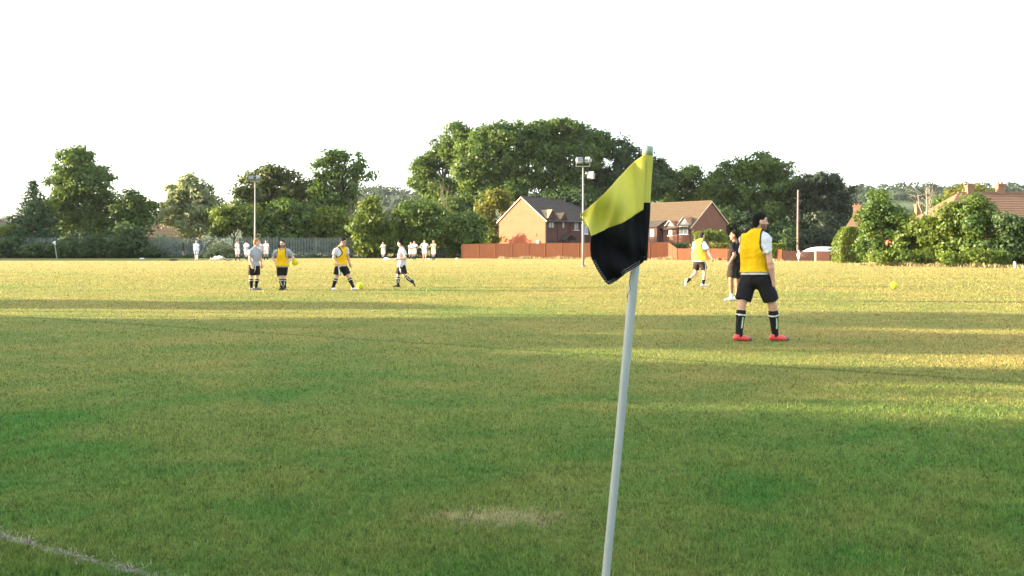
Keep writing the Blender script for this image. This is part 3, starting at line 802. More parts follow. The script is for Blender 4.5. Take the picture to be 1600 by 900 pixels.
# long grass and weeds at the foot of the fences
def verge(name, label, pts, n, hmin, hmax, mat, wdt=.05, spread=.35):
    V = []; Q = []; tt = []
    pts = [np.array(p, float) for p in pts]
    seg = [np.linalg.norm(pts[i + 1] - pts[i]) for i in range(len(pts) - 1)]
    for k in range(n):
        i = rng.choice(len(seg), p=np.array(seg) / sum(seg)); t = rng.random()
        p = pts[i] + (pts[i + 1] - pts[i]) * t + np.array([rng.normal(0, .1), -abs(rng.normal(0, spread))])
        h = rng.uniform(hmin, hmax) * (.5 + .5 * math.sin(p[0] * .9) ** 2); a = rng.uniform(0, 6.28); w = wdt * rng.uniform(.5, 1.2)
        b = len(V); z = gz(p[1])
        V += [(p[0] - w * math.cos(a), p[1] - w * math.sin(a), z - .01), (p[0] + w * math.cos(a), p[1] + w * math.sin(a), z - .01), (p[0] + rng.normal(0, .3) * h, p[1] + rng.normal(0, .3) * h, z + h)]
        Q.append((b, b + 1, b + 2)); c = rng.random(); tt += [c * .6, c * .6, c]
    tag(mobj(name, np_mesh(name, V, Q, mat, tint=tt)), label, 'long grass', kind='stuff')
LEAF['straw'] = leaf_mat('long_straw_grass', (.24, .20, .09), (.46, .38, .20), .3)

# ------------------------------------------------------------------ fences
def palisade():
    A, B = np.array([wx(-70, 96), 96.]), np.array([wx(742, 97), 97.])
    L = np.linalg.norm(B - A); d = (B - A) / L; ang = math.atan2(d[1], d[0])
    e = empty('palisade_fence', (A[0], A[1], gz(A[1])), ang)
    tag(e, 'grey galvanised steel palisade fence along the far left side of the pitch', 'fence')
    V = []; Q = []
    k = 0; x = .08
    while x < L:
        w, h = .038, 2.38 + rng.normal(0, .03)
        b = len(V)
        for yy in (-.03, .0):
            V += [(x - w, yy, .06), (x + w, yy, .06), (x + w, yy, h - .12), (x + w * .5, yy, h - .03), (x, yy, h), (x - w * .5, yy, h - .03), (x - w, yy, h - .12)]
        Q += [(b, b + 1, b + 2, b + 6), (b + 6, b + 2, b + 3, b + 5), (b + 5, b + 3, b + 4, b + 4)]
        Q += [(b + 8, b + 7, b + 13, b + 9), (b + 9, b + 13, b + 12, b + 10)]
        Q += [(b + 1, b + 8, b + 9, b + 2), (b + 7, b, b + 6, b + 13)]
        x += .178
        if rng.random() < .02: x += .178
    me = bpy.data.meshes.new('pale'); me.from_pydata(V, [], [tuple(dict.fromkeys(q)) for q in Q]); me.materials.append(M_GALV)
    tag(mobj('pale', me, e), kind='stuff')
    for z in (.55, 1.95):
        MB().box((L / 2, .03, z), (L, .04, .05)).build('rail', M_GALV, e)
    pm = MB().box((0, .08, 1.15), (.1, .06, 2.4)).mesh('post', M_GALV)
    x = 0
    while x < L:
        o = mobj('post', pm, e); o.location = (x, 0, 0); x += 2.75
palisade()

def timber_fence(label, pts, heights, mat, bay=1.85, post=True, cat='fence'):
    """featheredge fence: each panel a part with its own boards, posts between"""
    pts = [np.array(p, float) for p in pts]
    e = empty('timber_fence', (*pts[0], gz(pts[0][1]))); tag(e, label, cat, 'timber fence runs round the gardens')
    O = np.array([*pts[0], gz(pts[0][1])])
    for i in range(len(pts) - 1):
        a, b = pts[i], pts[i + 1]; L = np.linalg.norm(b - a); d = (b - a) / L; nb = max(1, round(L / bay)); nrm = np.array([d[1], -d[0]])
        if nrm[1] > 0: nrm = -nrm
        for k in range(nb):
            p0, p1 = a + (b - a) * k / nb, a + (b - a) * (k + 1) / nb
            h0 = heights[i] + (heights[i + 1] - heights[i]) * k / nb; h1 = heights[i] + (heights[i + 1] - heights[i]) * (k + 1) / nb
            jig = rng.normal(0, .012)
            mb = MB(); w = np.linalg.norm(p1 - p0); m = max(3, int(w / .125))
            for q in range(m):
                f0, f1 = q / m, (q + .96) / m
                for_pts = []
                hb0, hb1 = h0 + (h1 - h0) * f0 + jig, h0 + (h1 - h0) * f1 + jig
                u0, u1 = p0 + (p1 - p0) * f0, p0 + (p1 - p0) * f1
                off0, off1 = nrm * .014, nrm * .004
                za, zb = gz(u0[1]) - O[2], gz(u1[1]) - O[2]
                quad = [np.array([*(u0 + off0 - O[:2]), za + .03]), np.array([*(u1 + off1 - O[:2]), zb + .03]), np.array([*(u1 + off1 - O[:2]), zb + hb1]), np.array([*(u0 + off0 - O[:2]), za + hb0])]
                mb.prism(quad, np.array([*(-nrm * .016), 0]))
            for zz in (.3, min(h0, h1) - .25):
                c = (p0 + p1) / 2 - nrm * .05 - O[:2]
                mb.box((c[0], c[1], gz(p0[1]) - O[2] + zz), (w, .05, .07), np.array([[d[0], -d[1], 0], [d[1], d[0], 0], [0, 0, 1]]))
            # capping rail
            u0, u1 = p0 - O[:2], p1 - O[:2]
            mb.tube([(u0[0], u0[1], gz(p0[1]) - O[2] + h0 + .02 + jig), (u1[0], u1[1], gz(p1[1]) - O[2] + h1 + .02 + jig)], .028, 4)
            mb.build('panel', mat, e)
            if post:
                c = p0 + nrm * .0 - O[:2]
                MB().box((c[0], c[1], gz(p0[1]) - O[2] + (h0 + .06) / 2), (.085, .07, h0 + .06), np.array([[d[0], -d[1], 0], [d[1], d[0], 0], [0, 0, 1]])).build('post', M_FENCEPOST, e)
    return e
def fp(px, Y): return (wx(px, Y), Y)
timber_fence('tall orange timber fence in front of the sunlit brick gable', [fp(722, 92), fp(800, 90), fp(1044, 84)], [1.52, 1.60, 1.66], M_FENCE)
timber_fence('short sloping orange fence panel where the tall fence steps down', [fp(1044.6, 83.9), fp(1057, 82)], [1.64, 1.1], M_FENCE, bay=1.0)
timber_fence('low orange timber fence behind the right hand players', [fp(1057.6, 81.8), fp(1222, 75)], [1.06, 1.0], M_FENCE)
timber_fence('low dark brown timber fence in front of the white car', [fp(1223, 74.5), fp(1276, 73.5), fp(1332, 72)], [.90, .82, .80], M_FENCE_DARK, bay=2.4, post=False)
e = empty('fence_post', (wx(1274.5, 73), 73, gz(73))); tag(e, 'lone pale post standing against the dark brown fence', 'post')
MB().box((0, 0, .5), (.13, .1, 1.06)).build('shaft', plain('pale_post_wood', (.62, .50, .40), .8, .2, 4), e)
MB().prism([(-.075, -.06, 1.03), (.075, -.06, 1.03), (0, -.06, 1.09)], (0, .12, 0)).build('cap', M_WHITE, e)
e = empty('marker_post', (wx(1585.5, 51.3), 51.3, gz(51.3))); tag(e, 'short white marker post at the foot of the hedge on the right', 'post')
MB().tube([(0, 0, -.05), (0, 0, .36), (0, 0, .41)], [.075, .075, .05], 10).build('shaft', M_WHITE, e, False)
MB().tube([(0, 0, -.02), (0, 0, .06)], [.1, .09], 10).build('base', M_POLE, e)

verge('straw_verge', 'pale straw coloured long grass along the orange fence', [fp(780, 90.1), fp(800, 89.6), fp(1044, 83.6), fp(1222, 74.6)], 2600, .12, .42, LEAF['straw'])
verge('weed_verge', 'dark green weeds along the palisade fence', [fp(-60, 95.4), fp(735, 96.4)], 5200, .2, .6, LEAF['dark'], .07, .5)
verge('hedge_verge', 'pale dry grass at the foot of the hedge', [fp(1330, 60), fp(1420, 56.2), fp(1640, 51.6)], 1600, .12, .4, LEAF['straw'])

# ------------------------------------------------------------------ houses
class Frame:
    """local frame on a wall: t along the wall, n outwards, z up (world coordinates relative to an origin)"""
    def __init__(s, C, d, nrm, O):
        s.C, s.d, s.n, s.O = np.array(C, float), np.array([*d, 0.]), np.array([*nrm, 0.]), np.array(O, float)
    def p(s, t, n, z):
        q = s.C + s.d * t + s.n * n
        return np.array([q[0], q[1], z]) - s.O
    def R(s):
        return np.stack([s.d, s.n, np.array([0, 0, 1.])], 1)

def roof_plane(mb, e0, e1, r1, r0, nrow=14, th=.03, nd=None):
    """stepped courses of tiles between eave (e0,e1) and ridge (r0,r1)"""
    e0, e1, r0, r1 = [np.asarray(q, float) for q in (e0, e1, r0, r1)]
    up = np.cross(e1 - e0, r0 - e0); up /= np.linalg.norm(up)
    if up[2] < 0: up = -up
    for i in range(nrow):
        f0, f1 = i / nrow, (i + 1) / nrow
        a0, a1, b0, b1 = e0 + (r0 - e0) * f0, e1 + (r1 - e1) * f0, e0 + (r0 - e0) * f1, e1 + (r1 - e1) * f1
        lo, hi = up * (th * 2), up * th * .6
        mb.add([a0, a1, b1, b0, a0 + lo, a1 + lo, b1 + hi, b0 + hi], [(0, 3, 2, 1), (4, 5, 6, 7), (0, 1, 5, 4), (2, 3, 7, 6), (0, 4, 7, 3), (1, 2, 6, 5)])

def window(fr, t, z0, z1, w, parent, fmat=M_WHITE, pmat=M_PANE, nb=2, sill=True, off=0.0):
    o = None
    mb = MB(); R = fr.R(); b = .06
    h = z1 - z0; zc = (z0 + z1) / 2
    for tt in np.linspace(-w / 2 + b / 2, w / 2 - b / 2, nb + 1):
        mb.box(fr.p(t + tt, off + .035, zc), (b, .07, h), R)
    for zz in (z0 - b / 2, z1 + b / 2):
        mb.box(fr.p(t, off + .036, zz), (w, .072, b), R)
    f = mb.build('window', fmat, parent)
    MB().box(fr.p(t, off + .018, zc), (w - .1, .03, h - .02), R).build('pane', pmat, f)
    if sill:
        MB().box(fr.p(t, off + .06, z0 - b - .05), (w + .16, .14, .08), R).build('sill', M_WHITE, f)
    return f

def dormer(fr, t, w, z_eave, z_peak, depth, parent, face_mat, roof_mat, barge_mat=M_WHITE, proj=.12):
    """gablet over a window: face, two little roof slopes running back into the main roof"""
    z_low = z_eave - .1
    mb = MB()
    mb.prism([fr.p(t - w / 2, proj - .04, z_low), fr.p(t + w / 2, proj - .04, z_low), fr.p(t + w / 2, proj - .04, z_eave), fr.p(t, proj - .04, z_peak - .06), fr.p(t - w / 2, proj - .04, z_eave)], -fr.n * depth)
    d = mb.build('dormer', face_mat, parent)
    r = MB(); ov = .16
    for s in (-1, 1):
        e0, e1 = fr.p(t + s * (w / 2 + ov), proj + .14, z_eave - .12), fr.p(t + s * (w / 2 + ov), -depth, z_eave - .12)
        r0, r1 = fr.p(t, proj + .14, z_peak), fr.p(t, -depth, z_peak)
        roof_plane(r, e0, e1, r1, r0, 5, .02)
    r.build('dormer_roof', roof_mat, d)
    bb = MB()
    for s in (-1, 1):
        a, b_ = fr.p(t + s * (w / 2 + ov), proj + .16, z_eave - .18), fr.p(t, proj + .16, z_peak - .05)
        bb.prism([a, b_, b_ + np.array([0, 0, .1]), a + np.array([0, 0, .1])], fr.n * .03)
    bb.build('bargeboard', barge_mat, d)
    return d

def house_left():
    C = np.array([wx(852, 112), 112., 0]); s2 = math.sqrt(.5)
    O = np.array([C[0], C[1], gz(112)])
    e = empty('brick_house', O); tag(e, 'brick house with a blank sunlit gable and dark grey tiled roof', 'house')
    fr = Frame(C, (s2, s2), (s2, -s2), O)
    D = 8.9; eave, ridge = 5.0, 8.2
    g = np.array([-s2, s2, 0]) * D            # along the gable, to the left and away
    z0 = 0
    units = [(0, 5.3, 0), (5.3, 8.7, -.12), (8.7, 10.6, -.5), (10.6, 15.0, -.85)]
    for i, (t0, t1, dz) in enumerate(units):
        base = [fr.p(t0, 0, z0), fr.p(t1, 0, z0)]
        poly = [fr.p(t0, 0, 0), fr.p(t0, 0, 0) + g, fr.p(t0, 0, eave) + g, fr.p(t0, 0, ridge + dz - .08) + g / 2, fr.p(t0, 0, eave)]
        if i == 0:
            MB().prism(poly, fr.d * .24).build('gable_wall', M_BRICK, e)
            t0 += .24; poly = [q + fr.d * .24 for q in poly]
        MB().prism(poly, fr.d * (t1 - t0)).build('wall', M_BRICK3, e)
    gd = g / D
    for i, (t0, t1, dz) in enumerate(units):
        r = MB(); ov = .12 if i == 0 else 0
        for sgn in (0, 1):
            out = -gd * .35 if sgn == 0 else gd * .35
            bx = g * sgn + out
            drop = .35 * (ridge - eave) / (D / 2)
            e0, e1 = fr.p(t0 - ov, 0, eave - drop + .1) + bx, fr.p(t1, 0, eave - drop + .1) + bx
            r0, r1 = fr.p(t0 - ov, 0, ridge + dz + .1) + g / 2, fr.p(t1, 0, ridge + dz + .1) + g / 2
            roof_plane(r, e0, e1, r1, r0, 16, .03)
        rf = r.build('roof', M_TILE_GREY, e)
        MB().tube([fr.p(t0 - ov, 0, ridge + dz + .15) + g / 2, fr.p(t1, 0, ridge + dz + .15) + g / 2], .09, 6).build('ridge_tiles', M_TILE_GREY, rf)
    # verge boards on the gable
    v = MB()
    for sgn in (0, 1):
        out = -gd * .38 if sgn == 0 else gd * .38
        a = fr.p(-.14, 0, eave - .27) + g * sgn + out; b = fr.p(-.14, 0, ridge - .02) + g / 2
        v.prism([a, b, b + np.array([0, 0, .16]), a + np.array([0, 0, .16])], -fr.d * .03)
    v.build('verge_board', M_CREAM, e)
    # gutter, downpipes
    MB().tube([fr.p(0, .42, eave - .2), fr.p(15, .42, eave - .2)], .06, 6).build('gutter', M_BLACKPLASTIC, e)
    for t in (.12, 2.35, 4.95, 9.0):
        MB().tube([fr.p(t, .09, 0), fr.p(t, .09, eave - .3)], .045, 6).build('downpipe', M_BLACKPLASTIC, e)
    window(fr, 1.15, 4.0, 5.05, 1.15, e, M_FRAMEDARK, M_PANEPALE, 2, False)
    dormer(fr, 1.15, 1.5, 5.35, 6.45, 2.6, e, M_BRICK3, M_TILE_CREAM, M_FRAMEDARK)
    window(fr, 3.6, 4.05, 4.95, .6, e, M_FRAMEDARK, M_PANEPALE, 1, False)
    dormer(fr, 3.6, 1.0, 5.3, 6.1, 2.0, e, M_BRICK3, M_TILE_CREAM, M_FRAMEDARK)
    window(fr, 6.3, 3.85, 4.75, .95, e, M_FRAMEDARK, M_PANEPALE, 2, True)
    dormer(fr, 8.6, .8, 5.2, 5.9, 1.6, e, M_BRICK3, M_TILE_BUFF, M_WHITE)
    window(fr, 8.4, 3.3, 4.3, .9, e, M_WHITE, M_PANEPALE, 2, True)
    window(fr, 1.2, 1.0, 2.2, 1.4, e, M_FRAMEDARK, M_PANE, 2, True)
    # porch: gabled canopy on brackets over the front door
    pr = MB(); t = 3.9
    for s in (-1, 1):
        e0, e1 = fr.p(t + s * 1.15, 1.25, 2.35), fr.p(t + s * 1.15, .0, 2.35); r0, r1 = fr.p(t, 1.25, 3.1), fr.p(t, .0, 3.1)
        roof_plane(pr, e0, e1, r1, r0, 6, .02)
    pr.build('porch_roof', M_TILE_GREY, e)
    pp = MB()
    for s in (-1, 1): pp.box(fr.p(t + s * .95, 1.05, 1.17), (.1, .1, 2.34), fr.R())
    pp.build('porch_posts', M_FRAMEDARK, e)
    d = MB().box(fr.p(t, .03, 1.05), (.95, .06, 2.1), fr.R()).build('door', plain('door_paint', (.09, .05, .04), .5), e)
    MB().tube([fr.p(t + .36, .07, 1.0), fr.p(t + .36, .12, 1.0)], .025, 6).build('handle', M_LAMP, d)
    # vent and meter box on the gable
    gf = Frame(C, (-s2, s2), (-s2, -s2), O)
    MB().box(gf.p(1.75, .06, 3.05), (.28, .12, .16), gf.R()).build('vent', M_BLACKPLASTIC, e)
    MB().box(gf.p(1.25, .09, 1.95), (.45, .18, .6), gf.R()).build('meter_box', M_CREAM, e)
house_left()

def house_right():
    C = np.array([wx(1080, 105), 105., 0]); s2 = math.sqrt(.5)
    O = np.array([C[0], C[1], gz(105)])
    e = empty('brick_cottage', O); tag(e, 'brick cottage with buff tiled roof, white gablets and a blank shaded gable', 'house')
    fr = Frame(C, (-s2, s2), (-s2, -s2), O)    # facade runs left and away
    g = np.array([s2, s2, 0]); D = 8.4; ta = 4.62
    ef, rd, er = 3.95, 7.2, 4.7
    L = 10.5
    poly = [fr.p(0, 0, 0), fr.p(0, 0, 0) + g * D, fr.p(0, 0, er) + g * D, fr.p(0, 0, rd - .08) + g * ta, fr.p(0, 0, ef)]
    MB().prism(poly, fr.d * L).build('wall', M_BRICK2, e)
    r = MB()
    sl = (rd - ef) / ta
    e0, e1 = fr.p(-.12, 0, ef - .35 * sl + .1) - g * .35, fr.p(L, 0, ef - .35 * sl + .1) - g * .35
    r0, r1 = fr.p(-.12, 0, rd + .1) + g * ta, fr.p(L, 0, rd + .1) + g * ta
    roof_plane(r, e0, e1, r1, r0, 16, .03)
    sb = (rd - er) / (D - ta)
    e0, e1 = fr.p(-.12, 0, er - .3 * sb + .1) + g * (D + .3), fr.p(L, 0, er - .3 * sb + .1) + g * (D + .3)
    roof_plane(r, e0, e1, r1, r0, 12, .03)
    rf = r.build('roof', M_TILE_BUFF, e)
    MB().tube([fr.p(-.12, 0, rd + .15) + g * ta, fr.p(L, 0, rd + .15) + g * ta], .09, 6).build('ridge_tiles', M_TILE_BUFF, rf)
    v = MB()
    a = fr.p(-.15, 0, ef - .3) - g * .37; b = fr.p(-.15, 0, rd - .02) + g * ta; c = fr.p(-.15, 0, er - .25) + g * (D + .32)
    v.prism([a, b, b + np.array([0, 0, .16]), a + np.array([0, 0, .16])], -fr.d * .03)
    v.prism([c, b, b + np.array([0, 0, .15]), c + np.array([0, 0, .15])], -fr.d * .028)
    v.build('verge_board', M_CREAM, e)
    MB().tube([fr.p(0, .42, ef - .25), fr.p(L, .42, ef - .25)], .06, 6).build('gutter', M_BLACKPLASTIC, e)
    for t in (.1, 2.0, 4.3):
        MB().tube([fr.p(t, .09, 0), fr.p(t, .09, ef - .3)], .05, 6).build('downpipe', M_BLACKPLASTIC, e)
    dormer(fr, 1.0, 1.5, 4.3, 5.2, 2.4, e, M_GABLET, M_TILE_RED, M_GABLET, .14)
    window(fr, 1.0, 3.05, 4.0, 1.25, e, M_WHITE, M_PANEPALE, 2, True, .10)
    dormer(fr, 3.1, 1.1, 4.2, 4.8, 1.8, e, M_GABLET, M_TILE_RED, M_GABLET, .14)
    window(fr, 3.1, 2.95, 3.65, .75, e, M_FRAMEDARK, M_PANEPALE, 1, True)
    # small wing with a dark lean-to roof
    w0, w1, pw = 4.5, 7.6, 1.0
    MB().prism([fr.p(w0, 0, 0), fr.p(w0, pw, 0), fr.p(w0, pw, 3.95), fr.p(w0, 0, 4.4)], fr.d * (w1 - w0)).build('wing_wall', M_BRICK3, e)
    lr = MB(); roof_plane(lr, fr.p(w0 - .15, pw + .25, 3.95), fr.p(w1 + .1, pw + .25, 3.95), fr.p(w1 + .1, -.9, 4.85), fr.p(w0 - .15, -.9, 4.85), 6, .025)
    lr.build('wing_roof', M_TILE_GREY, e)
    window(fr, 5.2, 2.75, 3.65, .75, e, M_FRAMEDARK, M_PANEPALE, 1, False, pw)
house_right()

def hip_house(name, label, x0, x1, Y, D, eave, ridge, rx0, rx1, roofmat, wallmat, chimneys=(), nrow=14, windows=(), rz=0.0):
    """plain house seen from the front: wall box, hipped roof, chimneys given as (x, width, top)"""
    e = empty(name, (x0, Y, gz(Y)), rz); tag(e, label, 'house')
    w = x1 - x0
    MB().box((w / 2, D / 2, eave / 2), (w, D, eave)).build('wall', wallmat, e)
    a, b = rx0 - x0, rx1 - x0; o = .35
    P = [np.array(q) for q in ((-o, -o, eave - .1), (w + o, -o, eave - .1), (w + o, D + o, eave - .1), (-o, D + o, eave - .1), (a, D / 2, ridge), (b, D / 2, ridge))]
    r = MB()
    roof_plane(r, P[0], P[1], P[5], P[4], nrow); roof_plane(r, P[2], P[3], P[4], P[5], nrow)
    roof_plane(r, P[3], P[0], P[4], P[4] + np.array([0, -.01, 0]), nrow); roof_plane(r, P[1], P[2], P[5], P[5] + np.array([0, .01, 0]), nrow)
    rf = r.build('roof', roofmat, e)
    MB().tube([P[4] + np.array([0, 0, .05]), P[5] + np.array([0, 0, .05])], .1, 6).build('ridge_tiles', roofmat, rf)
    for (cx, cw, ct) in chimneys:
        c = cx - x0
        ch = MB().box((c, D / 2, (ridge - .6 + ct) / 2), (cw, cw * .8, ct - ridge + .6)).box((c, D / 2, ct - .05), (cw + .14, cw * .8 + .14, .16)).build('chimney', M_CHIMNEY, e)
        pt = MB()
        for k in (-.25, .25): pt.tube([(c + k * cw, D / 2, ct + .02), (c + k * cw, D / 2, ct + .24)], [.09, .07], 8)
        pt.build('chimney_pot', M_BRICK2, ch)
    fr = Frame((0, 0, 0), (1, 0), (0, -1), (0, 0, 0))
    for (wxp, z0, z1, ww) in windows:
        window(fr, wxp, z0, z1, ww, e)
    return e
s = 75 / F
hip_house('long_house', 'long house with an orange-pink tiled roof and two chimneys behind the right hedge', wx(1476, 75), wx(1660, 75), 75, 8.0, 3.3, HC + 83 * (79 / F), wx(1497, 79), wx(1640, 79), M_TILE_PINK, M_BRICK,
          [(wx(1515, 79), .62, HC + 95 * 79 / F), (wx(1563, 79), .62, HC + 97 * 79 / F)], 18, [(2.0, 1.0, 2.2, 1.4), (5.0, 1.0, 2.2, 1.4), (8.0, 1.0, 2.2, 1.4)])
hx0 = wx(1320, 88)
hip_house('small_house', 'small red-orange tiled roof with cream chimney between the dark wood and the hedge', hx0, hx0 + 3.6, 88, 5.0, 2.75, HC + 52 * 90 / F, hx0 + .95, hx0 + 1.3, M_TILE_PINK, M_BRICK3,
          [(hx0 + 1.15, .75, HC + 64 * 90 / F)], 12, [(1.8, 1.0, 2.1, 1.0)], rz=-.40)
hip_house('distant_house', 'far house of which a small chimney and roof top show above the hedge', wx(1415, 98), wx(1462, 98), 98, 6.0, 3.2, HC + 50 * 101 / F, wx(1428, 101), wx(1450, 101), M_TILE_PINK, M_BRICK,
          [(wx(1435, 101), .7, HC + 66 * 101 / F)], 12, [(1.5, 1.0, 2.1, 1.0)])
hip_house('bungalow', 'low bungalow roof just showing over the grey fence beside the birch', wx(222, 118), wx(290, 118), 118, 7.0, 2.7, HC + 36 * 121.5 / F, wx(244, 121.5), wx(262, 121.5), M_TILE_BUFF, M_CREAM, (), 10, [(2.0, 1.0, 2.1, 1.2), (4.6, 1.0, 2.1, 1.2)])
hip_house('bungalow', 'small roof at the left picture edge behind the bushes', wx(-40, 110), wx(22, 110), 110, 6.0, 2.7, HC + 40 * 113 / F, wx(-20, 113), wx(6, 113), M_TILE_GREY, M_CREAM, (), 10, [(2.0, 1.0, 2.1, 1.2), (4.0, 1.0, 2.1, 1.2)])

# ------------------------------------------------------------------ floodlights, poles
def floodlight(label, px, Y, py_top, heads, r=.062, hm=None):
    s = Y / F; z = gz(Y); H = HC + (HY - py_top) * s - z
    e = empty('floodlight', (wx(px, Y), Y, z)); tag(e, label, 'floodlight', 'floodlight masts beside the pitch')
    MB().tube([(0, 0, -.1), (0, 0, H * .42), (0, 0, H * .43), (0, 0, H)], [r * 1.3, r * 1.25, r, r * .8], 10).build('mast', M_POLE, e, True)
    MB().tube([(0, 0, -.05), (0, 0, .12)], [r * 2.4, r * 2.2], 10).build('base_plate', M_GALV, e)
    MB().box((0, -.02, H - .04), (.95, .07, .07)).box((-.44, -.02, H + .08), (.06, .06, .24)).box((.44, -.02, H + .08), (.06, .06, .24)).build('crossarm', M_POLE, e)
    for (dx, dz, w, h, yaw, pitch) in heads:
        R = np.array(Matrix.Rotation(math.radians(yaw), 3, 'Z') @ Matrix.Rotation(math.radians(pitch), 3, 'X'))
        c = np.array([dx, -.05, H + dz])
        hd = MB()
        P = [np.array(q) for q in ((-w / 2, -.12, -h / 2), (w / 2, -.12, -h / 2), (w / 2, -.12, h / 2), (-w / 2, -.12, h / 2), (-w * .32, .16, -h * .3), (w * .32, .16, -h * .3), (w * .32, .16, h * .3), (-w * .32, .16, h * .3))]
        hd.add([c + R @ q for q in P], [(0, 1, 2, 3), (7, 6, 5, 4), (0, 4, 5, 1), (1, 5, 6, 2), (2, 6, 7, 3), (3, 7, 4, 0)])
        for q in (-.3, -.1, .1, .3):
            hd.box(c + R @ np.array([q * w, .13, 0]), (.015, .12, h * .62), R)
        o = hd.build('lamp_head', hm or M_LAMP, e)
        MB().box(c + R @ np.array([0, -.125, 0]), (w * .86, .02, h * .8), R).build('lamp_glass', M_GLASS, o)
        MB().box(c + R @ np.array([-w / 2 - .02, 0, -.05]), (.03, .05, h * .9), R).box(c + R @ np.array([w / 2 + .02, 0, -.05]), (.03, .05, h * .9), R).box(c + R @ np.array([0, 0, -h / 2 - .04]), (w + .07, .05, .04), R).build('bracket', M_POLE, o)
    return e
floodlight('nearer white floodlight mast left of the corner flag with three lamp heads', 911, 55, 259,
           [(-.26, .36, .42, .34, 25, -18), (.34, .38, .40, .30, -55, -15), (.52, -.62, .46, .40, -30, -12)])
e2 = floodlight('farther floodlight mast rising behind the boy in the white tee', 398.5, 82, 283, [(-.36, .32, .48, .42, 8, -15), (.36, .34, .48, .44, -14, -15)], r=.07, hm=plain('brown_lamp_housing', (.055, .045, .042), .5, .2, 5))

Y = 95; H = HC + (HY - 299) * Y / F
e = empty('utility_pole', (wx(1246.5, Y), Y, gz(Y))); tag(e, 'tall bare wooden utility pole with climbing steps', 'utility pole')
MB().tube([(0, 0, -.2), (0, 0, H * .5), (.04, 0, H), (.04, 0, H + .06)], [.12, .105, .085, .06], 10).build('shaft', M_WOODPOLE, e, True)
stp = MB().tube([(0, 0, 0), (.36, 0, 0)], .022, 6).mesh('climbing_step', M_GALV)
for k in range(12):
    o = mobj('climbing_step', stp, e); o.location = (0, -.05, 2.3 + k * .45); o.rotation_euler = (0, 0, 0 if k % 2 else math.pi)

# small leaning flag post far left
Y = 90.0
e = empty('far_corner_flag', (wx(89, Y), Y, gz(Y))); tag(e, 'thin leaning pale post with a white bundle at its top, far left', 'corner flag')
MB().tube([(0, 0, -.05), (-.28, 0, 1.75)], .05, 8).build('pole', M_POLE, e)
b = MB()
for k in range(7):
    a = k * .9; b.tube([(-.28 + .13 * math.cos(a), .08 * math.sin(a), 1.5 + .03 * k), (-.30 + .07 * math.cos(a + 1), .05 * math.sin(a + 1), 1.66 + .03 * k), (-.28, 0, 1.82)], [.05, .085, .03], 7)
b.build('flag', M_WHITE, e, True)

